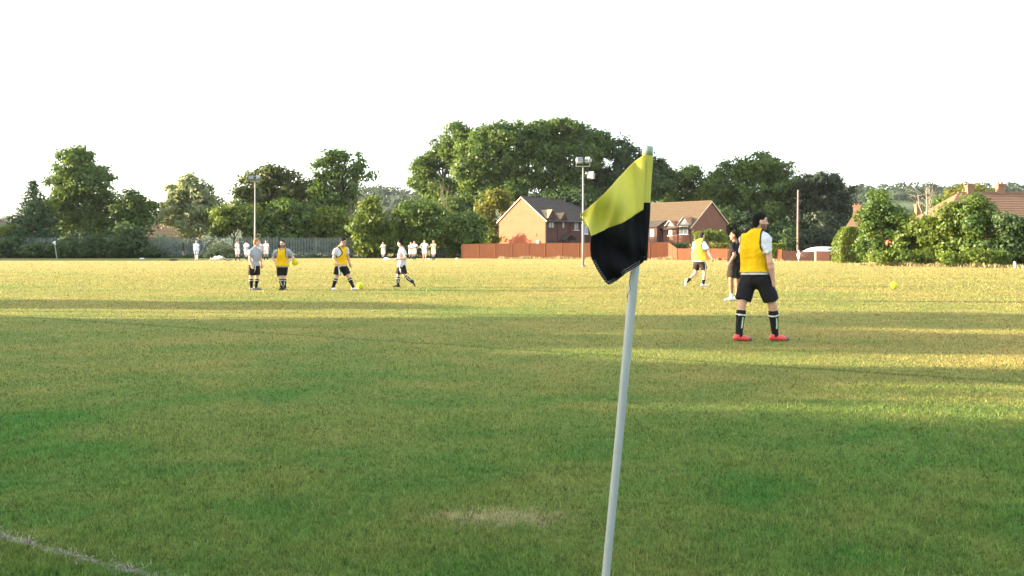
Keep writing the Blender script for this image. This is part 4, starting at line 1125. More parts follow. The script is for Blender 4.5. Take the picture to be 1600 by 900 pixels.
# ------------------------------------------------------------------ corner flag in the foreground
def corner_flag():
    Y = 2.42
    def q(px, py, dy=0.0):
        y = Y + dy
        return np.array([(px - HX) / F * y, y, HC + (HY - py) / F * y])
    top, mid_, low = q(1012.0, 236), q(990.5, 430), q(946.5, 900)
    dirn = (low - mid_); basep = low + dirn * ((0.0 - low[2]) / dirn[2])
    e = empty('corner_flag', basep); tag(e, 'white corner flag pole in the foreground with a yellow and black flag', 'corner flag')
    B = basep
    mat_pole = plain('white_plastic_pole', (.25, .28, .285), .42, .16, 9, spec=.4, stretch=(6, 6, .6))
    pts = [basep - np.array([0, 0, .1]), low, (low + mid_) / 2 + np.array([.001, 0, 0]), mid_, (mid_ + top) / 2, top]
    MB().tube([p - B for p in pts], [.0120, .0120, .0124, .0135, .0118, .0118], 20).build('pole', mat_pole, e, True)
    ax = (top - mid_) / np.linalg.norm(top - mid_)
    MB().tube([top - ax * .012 - B, top - B, top + ax * .012 - B, top + ax * .0135 - B], [.0155, .0158, .0158, .0135], 18).build('cap', plain('translucent_green_cap', (.20, .255, .215), .35, .1, 20), e, True)
    def coons(c0, c1, d0, d1, n, m, depth):
        """c0: curve v=0 (u 0..1), c1: v=1, d0: u=0 (v 0..1), d1: u=1"""
        def samp(c, k):
            c = np.array(c, float); L = np.concatenate([[0], np.cumsum(np.linalg.norm(np.diff(c, axis=0), axis=1))]); t = np.linspace(0, L[-1], k)
            # smooth by Catmull-like interpolation
            r = np.stack([np.interp(t, L, c[:, i]) for i in (0, 1)], 1)
            for _ in range(3):
                r[1:-1] = (r[:-2] + 2 * r[1:-1] + r[2:]) / 4
            return r
        A0, A1, B0, B1 = samp(c0, n), samp(c1, n), samp(d0, m), samp(d1, m)
        V = []
        for j in range(m):
            v = j / (m - 1)
            for i in range(n):
                u = i / (n - 1)
                p = (1 - v) * A0[i] + v * A1[i] + (1 - u) * B0[j] + u * B1[j] - ((1 - u) * (1 - v) * A0[0] + u * (1 - v) * A0[-1] + (1 - u) * v * A1[0] + u * v * A1[-1])
                V.append(q(p[0], p[1], depth(u, v)) - B)
        Q = [(j * n + i, j * n + i + 1, (j + 1) * n + i + 1, (j + 1) * n + i) for j in range(m - 1) for i in range(n - 1)]
        return V, Q
    def cloth(name, c):
        m = bpy.data.materials.new(name); m.use_nodes = True
        n, l = m.node_tree.nodes, m.node_tree.links
        p = n['Principled BSDF']; p.inputs['Roughness'].default_value = .75; p.inputs['Specular IOR Level'].default_value = .2
        t = n.new('ShaderNodeTexNoise'); t.inputs['Scale'].default_value = 14; t.inputs['Detail'].default_value = 5
        g = n.new('ShaderNodeNewGeometry'); l.new(g.outputs['Position'], t.inputs['Vector'])
        mx = n.new('ShaderNodeMix'); mx.data_type = 'RGBA'; mx.inputs[6].default_value = (*[v * .85 for v in c], 1); mx.inputs[7].default_value = (*[min(1, v * 1.12) for v in c], 1)
        l.new(t.outputs[0], mx.inputs[0]); l.new(mx.outputs[2], p.inputs['Base Color'])
        w = n.new('ShaderNodeTexNoise'); w.inputs['Scale'].default_value = 420; l.new(g.outputs['Position'], w.inputs['Vector'])
        b = n.new('ShaderNodeBump'); b.inputs['Strength'].default_value = .25; b.inputs['Distance'].default_value = .002; l.new(w.outputs[0], b.inputs['Height']); l.new(b.outputs[0], p.inputs['Normal'])
        tr = n.new('ShaderNodeBsdfTranslucent'); l.new(mx.outputs[2], tr.inputs[0])
        s = n.new('ShaderNodeMixShader'); s.inputs[0].default_value = .4
        l.new(p.outputs[0], s.inputs[1]); l.new(tr.outputs[0], s.inputs[2]); l.new(s.outputs[0], n['Material Output'].inputs[0])
        return m
    M_Y, M_K = cloth('yellow_flag_cloth', (.56, .545, .105)), cloth('black_flag_cloth', (.004, .004, .006))
    def solid(o, th=.0012):
        md = o.modifiers.new('thickness', 'SOLIDIFY'); md.thickness = th; md.offset = 0
    # u runs from the pole (0) to the free end (1), v from the top (0) down (1)
    fold = lambda u, v: -.016 - .045 * u + .026 * math.sin(u * 7.0 + v * 2.6 + .3) * min(1, u * 3) + .011 * math.sin(u * 15 - v * 6) * u + .012 * math.exp(-((u - .18) / .07) ** 2) * (.3 + v)
    V, Q = coons([(1010, 239), (990, 253), (968, 276), (945, 302), (926, 319), (908, 334)], [(1005, 329), (993, 336), (985, 342), (972, 349.5), (952, 356.5), (936, 363), (924.5, 370)],
                 [(1010, 239), (1008, 290), (1005, 329)], [(908, 334), (914, 346), (920, 356), (924.5, 370)], 60, 40, fold)
    o = mobj('yellow_panel', np_mesh('yellow_panel', V, Q, M_Y, True), e); solid(o)
    # curled tip at the free end
    V, Q = coons([(906.5, 334), (911, 344), (919, 353)], [(907.5, 340), (912.5, 350), (920, 355)], [(906.5, 334), (907.5, 340)], [(919, 353), (920, 355)], 14, 6,
                 lambda u, v: fold(1, u * .6) + .012 + .012 * math.sin(v * 3.1))
    o = mobj('curled_tip', np_mesh('curled_tip', V, Q, M_Y, True), e); solid(o)
    foldb = lambda u, v: fold(u, .85) * (1 - .45 * v) + .012 * math.sin(u * 9 + v * 6) * v - .004
    V, Q = coons([(1005, 327.5), (993, 335), (985, 341), (972, 348.5), (952, 355.5), (936, 362), (924.2, 369)], [(1009, 403), (1005, 410), (996, 416), (978, 427), (964, 438), (955, 443.5), (951, 444.5)],
                 [(1005, 327.5), (1006, 365), (1009, 403)], [(924.2, 369), (922.3, 385), (923.5, 402), (934, 423), (946, 441), (951, 444.5)], 60, 44, foldb)
    o = mobj('black_panel', np_mesh('black_panel', V, Q, M_K, True), e); solid(o)
    Vb = np.array(V)
    n_ = 60
    st = MB()
    for off in (1, 2.4):
        pth = []
        for i in range(2, n_ - 2):
            a = Vb[43 * n_ + i]; b = Vb[38 * n_ + i]; d = (b - a) / np.linalg.norm(b - a); pth.append(a + d * .0042 * off + np.array([0, -.0012, 0]))
        for j in range(41, 18, -1):
            a = Vb[j * n_ + n_ - 1]; b = Vb[j * n_ + n_ - 6]; d = (b - a) / np.linalg.norm(b - a); pth.append(a + d * .0042 * off + np.array([0, -.0012, 0]))
        for i in range(0, len(pth) - 1, 2): st.tube([pth[i], pth[i] + (pth[i + 1] - pth[i]) * .95], .00045, 4)
    st.build('stitching', plain('white_thread', (.45, .45, .48), .8), e)
    # sleeves round the pole
    def sleeve(name, p0, p1, r0, r1, mat, n=26, m=18):
        V = []; Q = []
        a, b = q(*p0), q(*p1)
        for j in range(m):
            t = j / (m - 1); c = a + (b - a) * t
            for i in range(n):
                th = 2 * math.pi * i / n
                rr = (r0 + (r1 - r0) * t) * (1 + .04 * math.sin(2 * th + 5 * t) + .03 * math.sin(9 * t + th))
                V.append(c + np.array([math.cos(th) * rr, math.sin(th) * rr * .9, 0]) - B)
        for j in range(m - 1):
            for i in range(n):
                Q.append((j * n + i, j * n + (i + 1) % n, (j + 1) * n + (i + 1) % n, (j + 1) * n + i))
        mobj(name, np_mesh(name, V, Q, mat, True), e)
    sleeve('yellow_sleeve', (1012.2, 240.5), (1007.3, 317), .0152, .0166, M_Y)
    sleeve('black_sleeve', (1007.3, 315.5), (1001.8, 407), .0170, .0178, M_K)
    # frayed cord hanging below the flag
    MB().tube([q(987, 424, -.014) - B, q(983.5, 440, -.018) - B, q(985, 452, -.016) - B, q(980.5, 462, -.02) - B, q(981, 472, -.018) - B], [.0011, .0014, .001, .0013, .0006], 6).build('frayed_cord', plain('old_cord', (.10, .08, .05), .9), e)
corner_flag()

# ------------------------------------------------------------------ white car behind the dark fence
def car():
    Y = 80.0; x0, x1 = wx(1249.5, Y), wx(1309, Y) + .35
    L = x1 - x0; e = empty('parked_car', (x0, Y, gz(Y))); tag(e, 'white car parked behind the dark brown fence, only its roof and glass showing', 'car')
    W2 = .84; top = HC + 1.6 * Y / F - gz(Y)
    prof = [(0.0, .35), (.02, .62), (.25, .80), (.75, .93), (1.25, top - .14), (1.6, top - .03), (2.3, top), (L - .7, top - .03), (L - .25, top - .3), (L - .05, .95), (L, .55), (L, .35)]
    V = []; Q = []
    n = len(prof); cols = [(-1, .0), (-.97, .55), (-.80, 1.0), (.80, 1.0), (.97, .55), (1, .0)]
    for (sy, up) in cols:
        for (x, z) in prof:
            tum = max(0, (z - .9) / max(.1, top - .9))
            V.append((x, sy * W2 * (1 - .16 * tum), .22 + (z - .22) * (up if z > .22 and up < 1 else 1) if up < 1 else z))
    for c in range(len(cols) - 1):
        for i in range(n - 1):
            Q.append((c * n + i, c * n + i + 1, (c + 1) * n + i + 1, (c + 1) * n + i))
    body = mobj('body', np_mesh('car_body', V, Q, plain('white_car_paint', (.80, .80, .79), .25, .04, 3, spec=.5), True), e)
    gm = plain('car_glass', (.03, .035, .04), .06, .1, 3, spec=.8)
    for sy in (-1, 1):
        y = sy * (W2 * .9)
        for (a, b) in ((L - 1.55, L - 1.08), (L - 1.02, L - .62)):
            MB().prism([(a, y, .98), (b, y, .98), (b - .05, y * .955, top - .17), (a, y * .955, top - .17)], (0, sy * .012, 0)).build('side_window', gm, e)
    MB().prism([(.80, -W2 * .78, .98), (.80, W2 * .78, .98), (1.36, W2 * .72, top - .09), (1.36, -W2 * .72, top - .09)], (-.02, 0, .025)).build('windscreen', plain('painted_sky_glare', (.55, .57, .58), .12, .05, 2, spec=.8), e)  # pale base colour stands in for sky glare on the windscreen
    MB().prism([(L - .62, -W2 * .7, top - .08), (L - .62, W2 * .7, top - .08), (L - .12, W2 * .76, 1.0), (L - .12, -W2 * .76, 1.0)], (.03, 0, .02)).build('rear_window', gm, e)
    for x in (.72, L - .75):
        for sy in (-1, 1):
            w = MB().tube([(x, sy * (W2 - .2), .31), (x, sy * (W2 + .02), .31)], .31, 18).build('wheel', M_BLACKPLASTIC, e)
            MB().tube([(x, sy * (W2 + .01), .31), (x, sy * (W2 + .03), .31)], .19, 12).build('rim', M_LAMP, w)
    for sy in (-.6, .6):
        MB().box((.05, sy, .66), (.1, .3, .13)).build('headlight', M_GLASS, e)
        MB().box((L - .03, sy * 1.15, .85), (.06, .14, .3)).build('tail_light', plain('red_lens', (.4, .02, .02), .2), e)
    for sy in (-1, 1):
        MB().box((1.35, sy * (W2 + .06), 1.0), (.1, .16, .12)).build('mirror', M_WHITE, e)
car()

# ------------------------------------------------------------------ people: signed-distance bodies meshed with surface nets
def surf_nets(g, lo, vox):
    s = g < 0
    nx, ny, nz = g.shape
    cnt = np.zeros((nx - 1, ny - 1, nz - 1), np.int8)
    for dx in (0, 1):
        for dy in (0, 1):
            for dz in (0, 1):
                cnt += s[dx:nx - 1 + dx, dy:ny - 1 + dy, dz:nz - 1 + dz]
    act = (cnt > 0) & (cnt < 8)
    idx = np.full(act.shape, -1, np.int64)
    cells = np.argwhere(act); idx[act] = np.arange(len(cells))
    acc = np.zeros((len(cells), 3)); num = np.zeros(len(cells))
    cor = [(a, b, c) for a in (0, 1) for b in (0, 1) for c in (0, 1)]
    val = {c: g[cells[:, 0] + c[0], cells[:, 1] + c[1], cells[:, 2] + c[2]] for c in cor}
    for ax in range(3):
        for c in cor:
            if c[ax]: continue
            d = list(c); d[ax] = 1; d = tuple(d)
            a, b = val[c], val[d]
            m = (a < 0) != (b < 0)
            t = a[m] / (a[m] - b[m])
            p = np.tile(np.array(c, float), (m.sum(), 1)); p[:, ax] += t
            acc[m] += p; num[m] += 1
    V = lo + (cells + acc / num[:, None]) * vox
    quads = []
    for ax in range(3):
        u, w = (ax + 1) % 3, (ax + 2) % 3
        sl0 = [slice(None)] * 3; sl1 = [slice(None)] * 3
        sl0[ax] = slice(0, -1); sl1[ax] = slice(1, None)
        a, b = s[tuple(sl0)], s[tuple(sl1)]
        E = np.argwhere(a != b)
        E = E[(E[:, u] > 0) & (E[:, w] > 0) & (E[:, u] < g.shape[u] - 1) & (E[:, w] < g.shape[w] - 1)]
        fl = a[E[:, 0], E[:, 1], E[:, 2]]
        def cell(du, dw):
            q = E.copy(); q[:, u] -= du; q[:, w] -= dw
            return idx[q[:, 0], q[:, 1], q[:, 2]]
        q = np.stack([cell(1, 1), cell(0, 1), cell(0, 0), cell(1, 0)], 1)
        q[~fl] = q[~fl][:, ::-1]
        quads.append(q)
    Q = np.concatenate(quads)
    Q = Q[(Q >= 0).all(1)]
    return V, Q

class Sdf:
    def __init__(s): s.pr = []; s.post = []
    def cap(s, a, b, ra, rb=None, k=.025, clip=None, flat=None):
        """tapered capsule; flat=(axis, factor) squashes it along an axis; clip = list of (point, outward normal)"""
        a, b = np.array(a, float), np.array(b, float); rb = ra if rb is None else rb
        def f(P):
            pa = P - a; ba = b - a
            if flat is not None:
                ax, fa = flat; pa = pa + (pa @ ax)[:, None] * ax * (1 / fa - 1); ba = ba + (ba @ ax) * ax * (1 / fa - 1)
            h = np.clip(pa @ ba / (ba @ ba + 1e-12), 0, 1)
            d = np.linalg.norm(pa - h[:, None] * ba, axis=1) - (ra + (rb - ra) * h)
            if clip:
                for (p0, nn) in clip: d = np.maximum(d, (P - p0) @ nn)
            return d
        r = max(ra, rb); s.pr.append((f, np.minimum(a, b) - r, np.maximum(a, b) + r, k)); return s
    def ell(s, c, R, rad, k=.03):
        c = np.array(c, float); R = np.array(R, float); rad = np.array(rad, float)
        def f(P):
            q = (P - c) @ R.T
            k0 = np.linalg.norm(q / rad, axis=1); k1 = np.linalg.norm(q / rad ** 2, axis=1)
            return np.where(k0 < 1e-6, -rad.min(), k0 * (k0 - 1) / np.maximum(k1, 1e-9))
        m = np.abs(R.T) @ rad
        s.pr.append((f, c - m, c + m, k)); return s
    def mesh(s, vox, noise=0.0, seed=0):
        lo = np.min([p[1] for p in s.pr], 0) - .05; hi = np.max([p[2] for p in s.pr], 0) + .05
        n = np.ceil((hi - lo) / vox).astype(int) + 1
        g = np.full(n, .25)
        axes = [lo[i] + np.arange(n[i]) * vox for i in range(3)]
        for (f, a, b, k) in s.pr:
            i0 = np.maximum(0, np.floor((a - .045 - lo) / vox).astype(int)); i1 = np.minimum(n, np.ceil((b + .045 - lo) / vox).astype(int) + 1)
            sl = tuple(slice(i0[i], i1[i]) for i in range(3))
            G = np.stack(np.meshgrid(*[axes[i][sl[i]] for i in range(3)], indexing='ij'), -1)
            d = f(G.reshape(-1, 3)).reshape(G.shape[:3])
            o = g[sl]
            h = np.clip(.5 + .5 * (d - o) / k, 0, 1)
            g[sl] = d * (1 - h) + o * h - k * h * (1 - h)
        if s.post or noise:
            near = np.abs(g) < .2
            ii = np.argwhere(near); P = lo + ii * vox
            v = g[near]
            if noise:
                r_ = np.random.default_rng(seed)
                for q in range(7):
                    kv = r_.normal(size=3) * np.array([18, 18, 11]); v = v + noise / 4.0 * np.sin(P @ kv + r_.uniform(0, 6.28))
                for q in range(6):
                    kv = r_.normal(size=3) * np.array([42, 42, 16]); ph = r_.uniform(0, 6.28); v = v + noise / 5.5 * (np.abs(np.sin(P @ kv + ph + 1.5 * np.sin(P[:, 2] * 11 + ph))) - .64)
            for fn in s.post: v = fn(P, v)
            g[near] = v
        return surf_nets(g, lo, vox)

def unit(v): v = np.array(v, float); return v / (np.linalg.norm(v) + 1e-12)
def yawv(deg): a = math.radians(deg); return np.array([math.cos(a), math.sin(a), 0.])

M_SKIN = attr_mat('skin', .55, .3, .05)
M_CLOTH = attr_mat('garment_cloth', .85, .15, .25, 120)
M_HAIR = attr_mat('hair', .75, .12, .8, 200)
M_SHOE = attr_mat('shoe', .4, .4, .05)

def hand(sd, wr, fdir, pn, s, curl=35, thumb=1):
    """palm, four unequal fingers and a thumb; fdir along the hand, pn towards the palm side"""
    fdir = unit(fdir); pn = unit(pn - fdir * (pn @ fdir)); side = np.cross(fdir, pn) * thumb
    R = np.stack([fdir, side, pn])
    sd.ell(wr + fdir * .05 * s, R, np.array([.055, .043, .018]) * s, .015)
    for i, (o, L) in enumerate(((.030, .070), (.010, .080), (-.010, .075), (-.029, .058))):
        b = wr + fdir * (.085 - abs(o) * .25) * s + side * o * s
        c1 = math.radians(curl * (.6 + .15 * i)); d1 = fdir * math.cos(c1) + pn * math.sin(c1) + side * o * 1.5
        m = b + unit(d1) * L * .5 * s
        c2 = c1 + math.radians(curl * 1.1); d2 = fdir * math.cos(c2) + pn * math.sin(c2) + side * o
        sd.cap(b - fdir * .02 * s, m, .0098 * s, .009 * s, .006); sd.cap(m, m + unit(d2) * L * .5 * s, .009 * s, .0078 * s, .004)
    t0 = wr + fdir * .025 * s + side * .033 * s; t1 = t0 + unit(fdir * .75 + side * .6 + pn * .35) * .042 * s
    sd.cap(t0, t1, .0125 * s, .0105 * s, .01); sd.cap(t1, t1 + unit(fdir * .95 + side * .15 + pn * .4) * .03 * s, .0105 * s, .0085 * s, .005)

def person(label, px0, Y, J, chest=0, face=0, pitch=0, skin=(.42, .25, .17), hair=(.006, .005, .004), beard=None, hairlen=0.0,
           shirt=None, bib=None, shorts=(.012, .012, .014), sock=None, shoe=(.7, .7, .7), sole=(.1, .1, .1), vox=.010, group=None, height=1.78,
           sleeve=.55, stripes=None, palm=None, curl=(35, 35), feet=(('g', 0), ('g', 0)), socktop=.12, sockband=True, sockstripe=None, shortlen=.78, shirt_hem=.06,
           shortstripe=False, seed=0, bibarm=(.128, .128), biboff=.045):
    """J: joints measured on the photograph: name -> (px, py, depth offset). a / b are the two body sides."""
    s = height / 1.78
    z0 = gz(Y); O = np.array([wx(px0, Y), Y, z0])
    def pt(q):
        y = Y + q[2]
        return np.array([(q[0] - HX) / F * Y, y, HC + (HY - q[1]) / F * Y]) - O
    j = {k: pt(v) for k, v in J.items()}
    for k, c in (('a', 0), ('b', 1)):
        if feet[c][0] == 'g': j['an' + k][2] = .085 * s
    up0 = np.array([0, 0, 1.])
    sh = (j['sha'] + j['shb']) / 2; hp = (j['hia'] + j['hib']) / 2
    U = unit(sh - hp); fw = yawv(chest); Rt = unit(np.cross(fw, U)); Fw = np.cross(U, Rt)
    RT = np.stack([Rt, Fw, U])
    hd = j['head']; hf = yawv(face); hr = unit(np.cross(hf, up0)); pr = math.radians(pitch)
    hf2 = hf * math.cos(pr) - up0 * math.sin(pr); hu = np.cross(hr, hf2)
    RH = np.stack([hr, hf2, hu])
    H = lambda r, f, u: hd + (hr * r + hf2 * f + hu * u) * s
    def torso(sd, inf, k=.05, kk=1.0):
        sd.ell(sh - U * .155 * s, RT, np.array([.172, .118, .205]) * s + inf, k)
        sd.ell(hp + U * .19 * s, RT, np.array([.150, .110, .17]) * s + inf, k)
        sd.ell(hp + U * .04 * s, RT, np.array([.168, .122, .125]) * s + inf, k)
        for q in ('sha', 'shb'):
            sd.cap(j['neck'] - U * .01, j[q], .050 * s + inf, .056 * s + inf, k)
    # ---- body
    b = Sdf(); torso(b, 0)
    b.cap(j['neck'] - U * .02, hd - hu * .05 * s - hf2 * .012 * s, .058 * s, .052 * s, .03)
    b.ell(H(0, -.005, .022), RH, np.array([.076, .097, .100]) * s, .02)
    b.ell(H(0, .030, -.050), RH, np.array([.058, .062, .068]) * s, .03)
    b.ell(H(0, .068, -.098), RH, np.array([.026, .022, .02]) * s, .02)
    b.cap(H(0, .092, .010), H(0, .112, -.030), .009 * s, .013 * s, .012)
    b.cap(H(-.035, .082, .030), H(.035, .082, .030), .011 * s, None, .015)
    b.cap(H(-.022, .090, -.066), H(.022, .090, -.066), .008 * s, None, .010)
    for q in (-1, 1):
        b.ell(H(q * .078, -.008, -.008), RH, np.array([.011, .020, .032]) * s, .008)
    for q in 'ab':
        b.cap(j['sh' + q], j['el' + q], .052 * s, .041 * s, .03)
        fa = j['el' + q] + (j['wr' + q] - j['el' + q]) * .3
        b.cap(j['el' + q], fa, .040 * s, .043 * s, .02); b.cap(fa, j['wr' + q], .043 * s, .028 * s, .02)
        sgn = 1 if q == 'b' else -1
        pn = np.array(palm[q]) if palm and q in palm else (-Rt * sgn if True else Fw)
        hdv = j['wr' + q] - j['el' + q]
        if palm and 'd' + q in palm: hdv = np.array(palm['d' + q], float)
        th = palm.get('t' + q, 1) if palm else 1
        hand(b, j['wr' + q], hdv, pn, s, curl[0 if q == 'a' else 1], th * (1 if (np.cross(unit(hdv), unit(pn)) @ Fw) > 0 else -1))
        b.cap(j['hi' + q], j['kn' + q], .088 * s, .056 * s, .03)
        ca = j['kn' + q] + (j['an' + q] - j['kn' + q]) * .30
        shin = unit(j['an' + q] - j['kn' + q])
        b.cap(j['kn' + q], ca, .054 * s, .058 * s, .02); b.cap(ca, j['an' + q], .057 * s, .036 * s, .02)
    # ---- feet and shoes
    fdat = {}
    for c, q in enumerate('ab'):
        an = j['an' + q]
        if feet[c][0] == 'g':
            fd = yawv(feet[c][1]); fu = up0
        else:
            fd = unit(pt(feet[c][1]) - an); fu = j['kn' + q] - an; fu = unit(fu - fd * (fu @ fd))
        fdat[q] = (an, fd, fu)
        b.cap(an - fd * .03 * s - fu * .045 * s, an + fd * .13 * s - fu * .058 * s, .030 * s, .022 * s, .02)
    me_v, me_q = b.mesh(vox)
    def skin_col(P):
        c = np.tile(np.array(skin), (len(P), 1))
        q = (P - hd) @ RH.T / s
        inh = (np.abs(q[:, 0]) < .09) & (np.abs(q[:, 2]) < .16) & (np.abs(q[:, 1]) < .14)
        if beard is not None:
            m = inh & (q[:, 2] < -.028 - .25 * np.maximum(0, .03 - q[:, 1])) & (q[:, 1] > -.01) & (q[:, 2] > -.13)
            c[m] = np.array(beard) * .75 + c[m] * .25
        for e_ in (-1, 1):
            d = np.hypot((q[:, 0] - e_ * .032) / .016, (q[:, 2] - .008) / .009)
            m = inh & (q[:, 1] > .06) & (d < 1); c[m] = (.05, .035, .03)
            m = inh & (q[:, 1] > .06) & (np.abs(q[:, 0] - e_ * .034) < .024) & (np.abs(q[:, 2] - .034) < .006); c[m] = np.array(hair) * .8 + .01
        m = inh & (q[:, 1] > .07) & (np.abs(q[:, 0]) < .024) & (np.abs(q[:, 2] + .064) < .006); c[m] = np.array(skin) * np.array([.75, .5, .5])
        return c
    root = mobj('person', np_mesh('person', me_v, me_q, M_SKIN, True, skin_col(me_v)))
    root.location = O
    tag(root, label, 'person', group)
    # ---- hair
    hs = Sdf(); inf = .007 + hairlen
    hs.ell(H(0, -.008, .029), RH, (np.array([.076, .096, .100]) + inf) * s, .02)
    hs.ell(H(0, -.045, -.03), RH, (np.array([.066, .055, .075]) + inf * .6) * s, .03)
    def hcut(P, v):
        q = (P - hd) @ RH.T / s
        v = np.maximum(v, (q[:, 1] * .80 - (q[:, 2] - .066) * .72 - .046) * s)                    # hairline over the forehead
        v = np.maximum(v, (-(q[:, 2] + .075)) * s)
        ear = np.hypot(q[:, 1] + .004, q[:, 2] + .006) - .032
        v = np.maximum(v, -ear * s * (np.abs(q[:, 0]) > .05) - (np.abs(q[:, 0]) <= .05))
        return v
    hs.post.append(hcut)
    hv, hq = hs.mesh(min(vox, .009), .008, seed)
    if len(hq): mobj('hair', np_mesh('hair', hv, hq, M_HAIR, True, np.tile(np.array(hair), (len(hv), 1))), root)
    # ---- shorts
    if shorts is not None:
        g = Sdf(); g.ell(hp + U * .03 * s, RT, np.array([.182, .138, .15]) * s, .03)
        ends = {}
        for q in 'ab':
            d = j['kn' + q] - j['hi' + q]; e_ = j['hi' + q] + d * shortlen; ends[q] = (e_, unit(d))
            out = (Rt if q == 'b' else -Rt) * .012
            g.cap(j['hi' + q], e_ + out + unit(d) * .08, .112 * s, .108 * s, .03, [(e_, unit(d))])
        g.post.append(lambda P, v: np.maximum(v, (P - (hp + U * .115 * s)) @ U))
        v, q_ = g.mesh(vox, .010, seed + 1)
        c = np.tile(np.array(shorts), (len(v), 1))
        if shortstripe:
            w = (v - hp) @ Rt; fq = (v - hp) @ Fw
            m = (np.abs(w) > .10 * s) & (np.abs(fq - .02) < .013)
            c[m] = (.65, .65, .62)
        mobj('shorts', np_mesh('shorts', v, q_, M_CLOTH, True, c), root)
    # ---- shirt
    def shirt_sdf(inf, sl, hem, armclip=None, nz=.008, sd=0):
        g = Sdf(); torso(g, inf, .05)
        g.ell(hp + U * .0 * s, RT, np.array([.190, .142, .19]) * s + inf, .05)
        if sl:
            for q in 'ab':
                d = j['el' + q] - j['sh' + q]; e_ = j['sh' + q] + d * sl
                g.cap(j['sh' + q], e_ + unit(d) * .05,   .060 * s + inf * .5, .068 * s + inf * .5, .03, [(e_, unit(d))])
        hpnt = hp - U * hem * s
        g.post.append(lambda P, v: np.maximum(v, -(P - hpnt) @ U))
        nb = j['neck'] + Fw * .035 * s + U * .045 * s
        nball = lambda P: (np.linalg.norm((P - nb), axis=1) - (.070 if sl else .084) * s)
        g.post.append(lambda P, v: np.maximum(v, -nball(P)))
        edges = [lambda P: (P - hpnt) @ U, nball]
        if armclip is not None:
            def arm(P):
                wA = np.where((P - sh) @ Rt < 0, armclip[0], armclip[1]) * s
                u = (P - sh) @ U / s
                w = wA + .13 * s * np.clip((-.06 - u) / .20, 0, 1) ** 2 + np.where(u < -.26, .3, 0)
                return w - np.abs((P - sh) @ Rt)
            g.post.append(lambda P, v: np.maximum(v, -arm(P))); edges.append(arm)
        v, q_ = g.mesh(vox, nz, sd)
        return v, q_, edges
    if shirt is not None:
        v, q_, ed = shirt_sdf(.022, sleeve, shirt_hem, None, .018, seed + 2)
        c = np.tile(np.array(shirt), (len(v), 1))
        if stripes is not None:
            zz = (v - hp) @ U
            for (za, zb) in stripes[1]:
                c[(zz > za) & (zz < zb)] = stripes[0]
        mobj('shirt', np_mesh('shirt', v, q_, M_CLOTH, True, c), root)
    if bib is not None:
        v, q_, ed = shirt_sdf(.046, 0, shirt_hem - biboff, bibarm, .018, seed + 2)
        c = np.tile(np.array(bib), (len(v), 1))
        m = np.zeros(len(v), bool)
        for fn in ed[1:]: m |= np.abs(fn(v)) < max(.011, vox * 1.1)
        c[m] = (.02, .02, .02)
        mobj('bib', np_mesh('bib', v, q_, M_CLOTH, True, c), root)
    # ---- socks and shoes, one mesh each
    for ci, q in enumerate('ab'):
        an, fd, fu = fdat[q]; kn = j['kn' + q]; ax = unit(kn - an); L = np.linalg.norm(kn - an)
        if sock is not None:
            g = Sdf(); ca = kn + (an - kn) * .30; topp = an + ax * (L * (1 - socktop))
            g.cap(kn, ca, .060 * s, .065 * s, .02, [(topp, ax)]); g.cap(ca, an, .064 * s, .044 * s, .02, [(topp, ax)])
            g.cap(an, an - fu * .03 * s, .044 * s, .044 * s, .02)
            v, q_ = g.mesh(vox, .003, seed + 5 + ci)
            c = np.tile(np.array(sock), (len(v), 1))
            t = ((v - an) @ ax) / L
            tt = 1 - socktop
            if sockband: c[(t < tt - .14) & (t > tt - .14 - max(.045, vox * 1.3 / L))] = (.62, .62, .60)
            if sockstripe is not None:
                lat = (v - an) @ np.cross(ax, sockstripe); fr_ = (v - an) @ sockstripe
                m = (np.abs(lat - .012 + .05 * (t - .5) ** 2) < .010) & (t > .22) & (t < tt - .24) & (fr_ > 0)
                c[m] = (.50, .60, .42)
            mobj('sock', np_mesh('sock', v, q_, M_CLOTH, True, c), root)
        if shoe is not None:
            g = Sdf()
            hl, mdp, toe = an - fd * .045 * s - fu * .045 * s, an + fd * .09 * s - fu * .052 * s, an + fd * .165 * s - fu * .060 * s
            sidev = np.cross(fd, fu)
            g.cap(hl, mdp, .040 * s, .042 * s, .02, None, (fu, .9)); g.cap(mdp, toe + fd * .012 * s, .042 * s, .023 * s, .02)
            g.cap(an - fd * .02 * s - fu * .01 * s, an + fd * .05 * s - fu * .045 * s, .047 * s, .040 * s, .02)
            sp = an - fu * .085 * s
            g.post.append(lambda P, v, sp=sp, fu=fu: np.maximum(v, -(P - sp) @ fu))
            tp = an + fu * .012 * s - fd * .0
            g.post.append(lambda P, v, tp=tp, fu=fu, fd=fd: np.maximum(v, (P - tp) @ unit(fu - fd * .1)))
            v, q_ = g.mesh(min(vox, .009))
            c = np.tile(np.array(shoe), (len(v), 1)); hgt = (v - sp) @ fu
            c[hgt < .012 * s] = sole
            fx = (v - an) @ fd
            if len(shoe) and shoe[0] > .6 and shoe[1] < .3: c[(fx > .145 * s) & (hgt > .01)] = (.10, .085, .095)
            mobj('shoe', np_mesh('shoe', v, q_, M_SHOE, True, c), root)
    return root

YEL = (.60, .36, .004)
TEE = (.5, .5, .52)
BLK = (.012, .012, .014)
G_N = 'footballers warming up on the pitch'
SKIN1, SKIN2, SKIN3 = (.46, .27, .19), (.30, .17, .11), (.52, .33, .25)

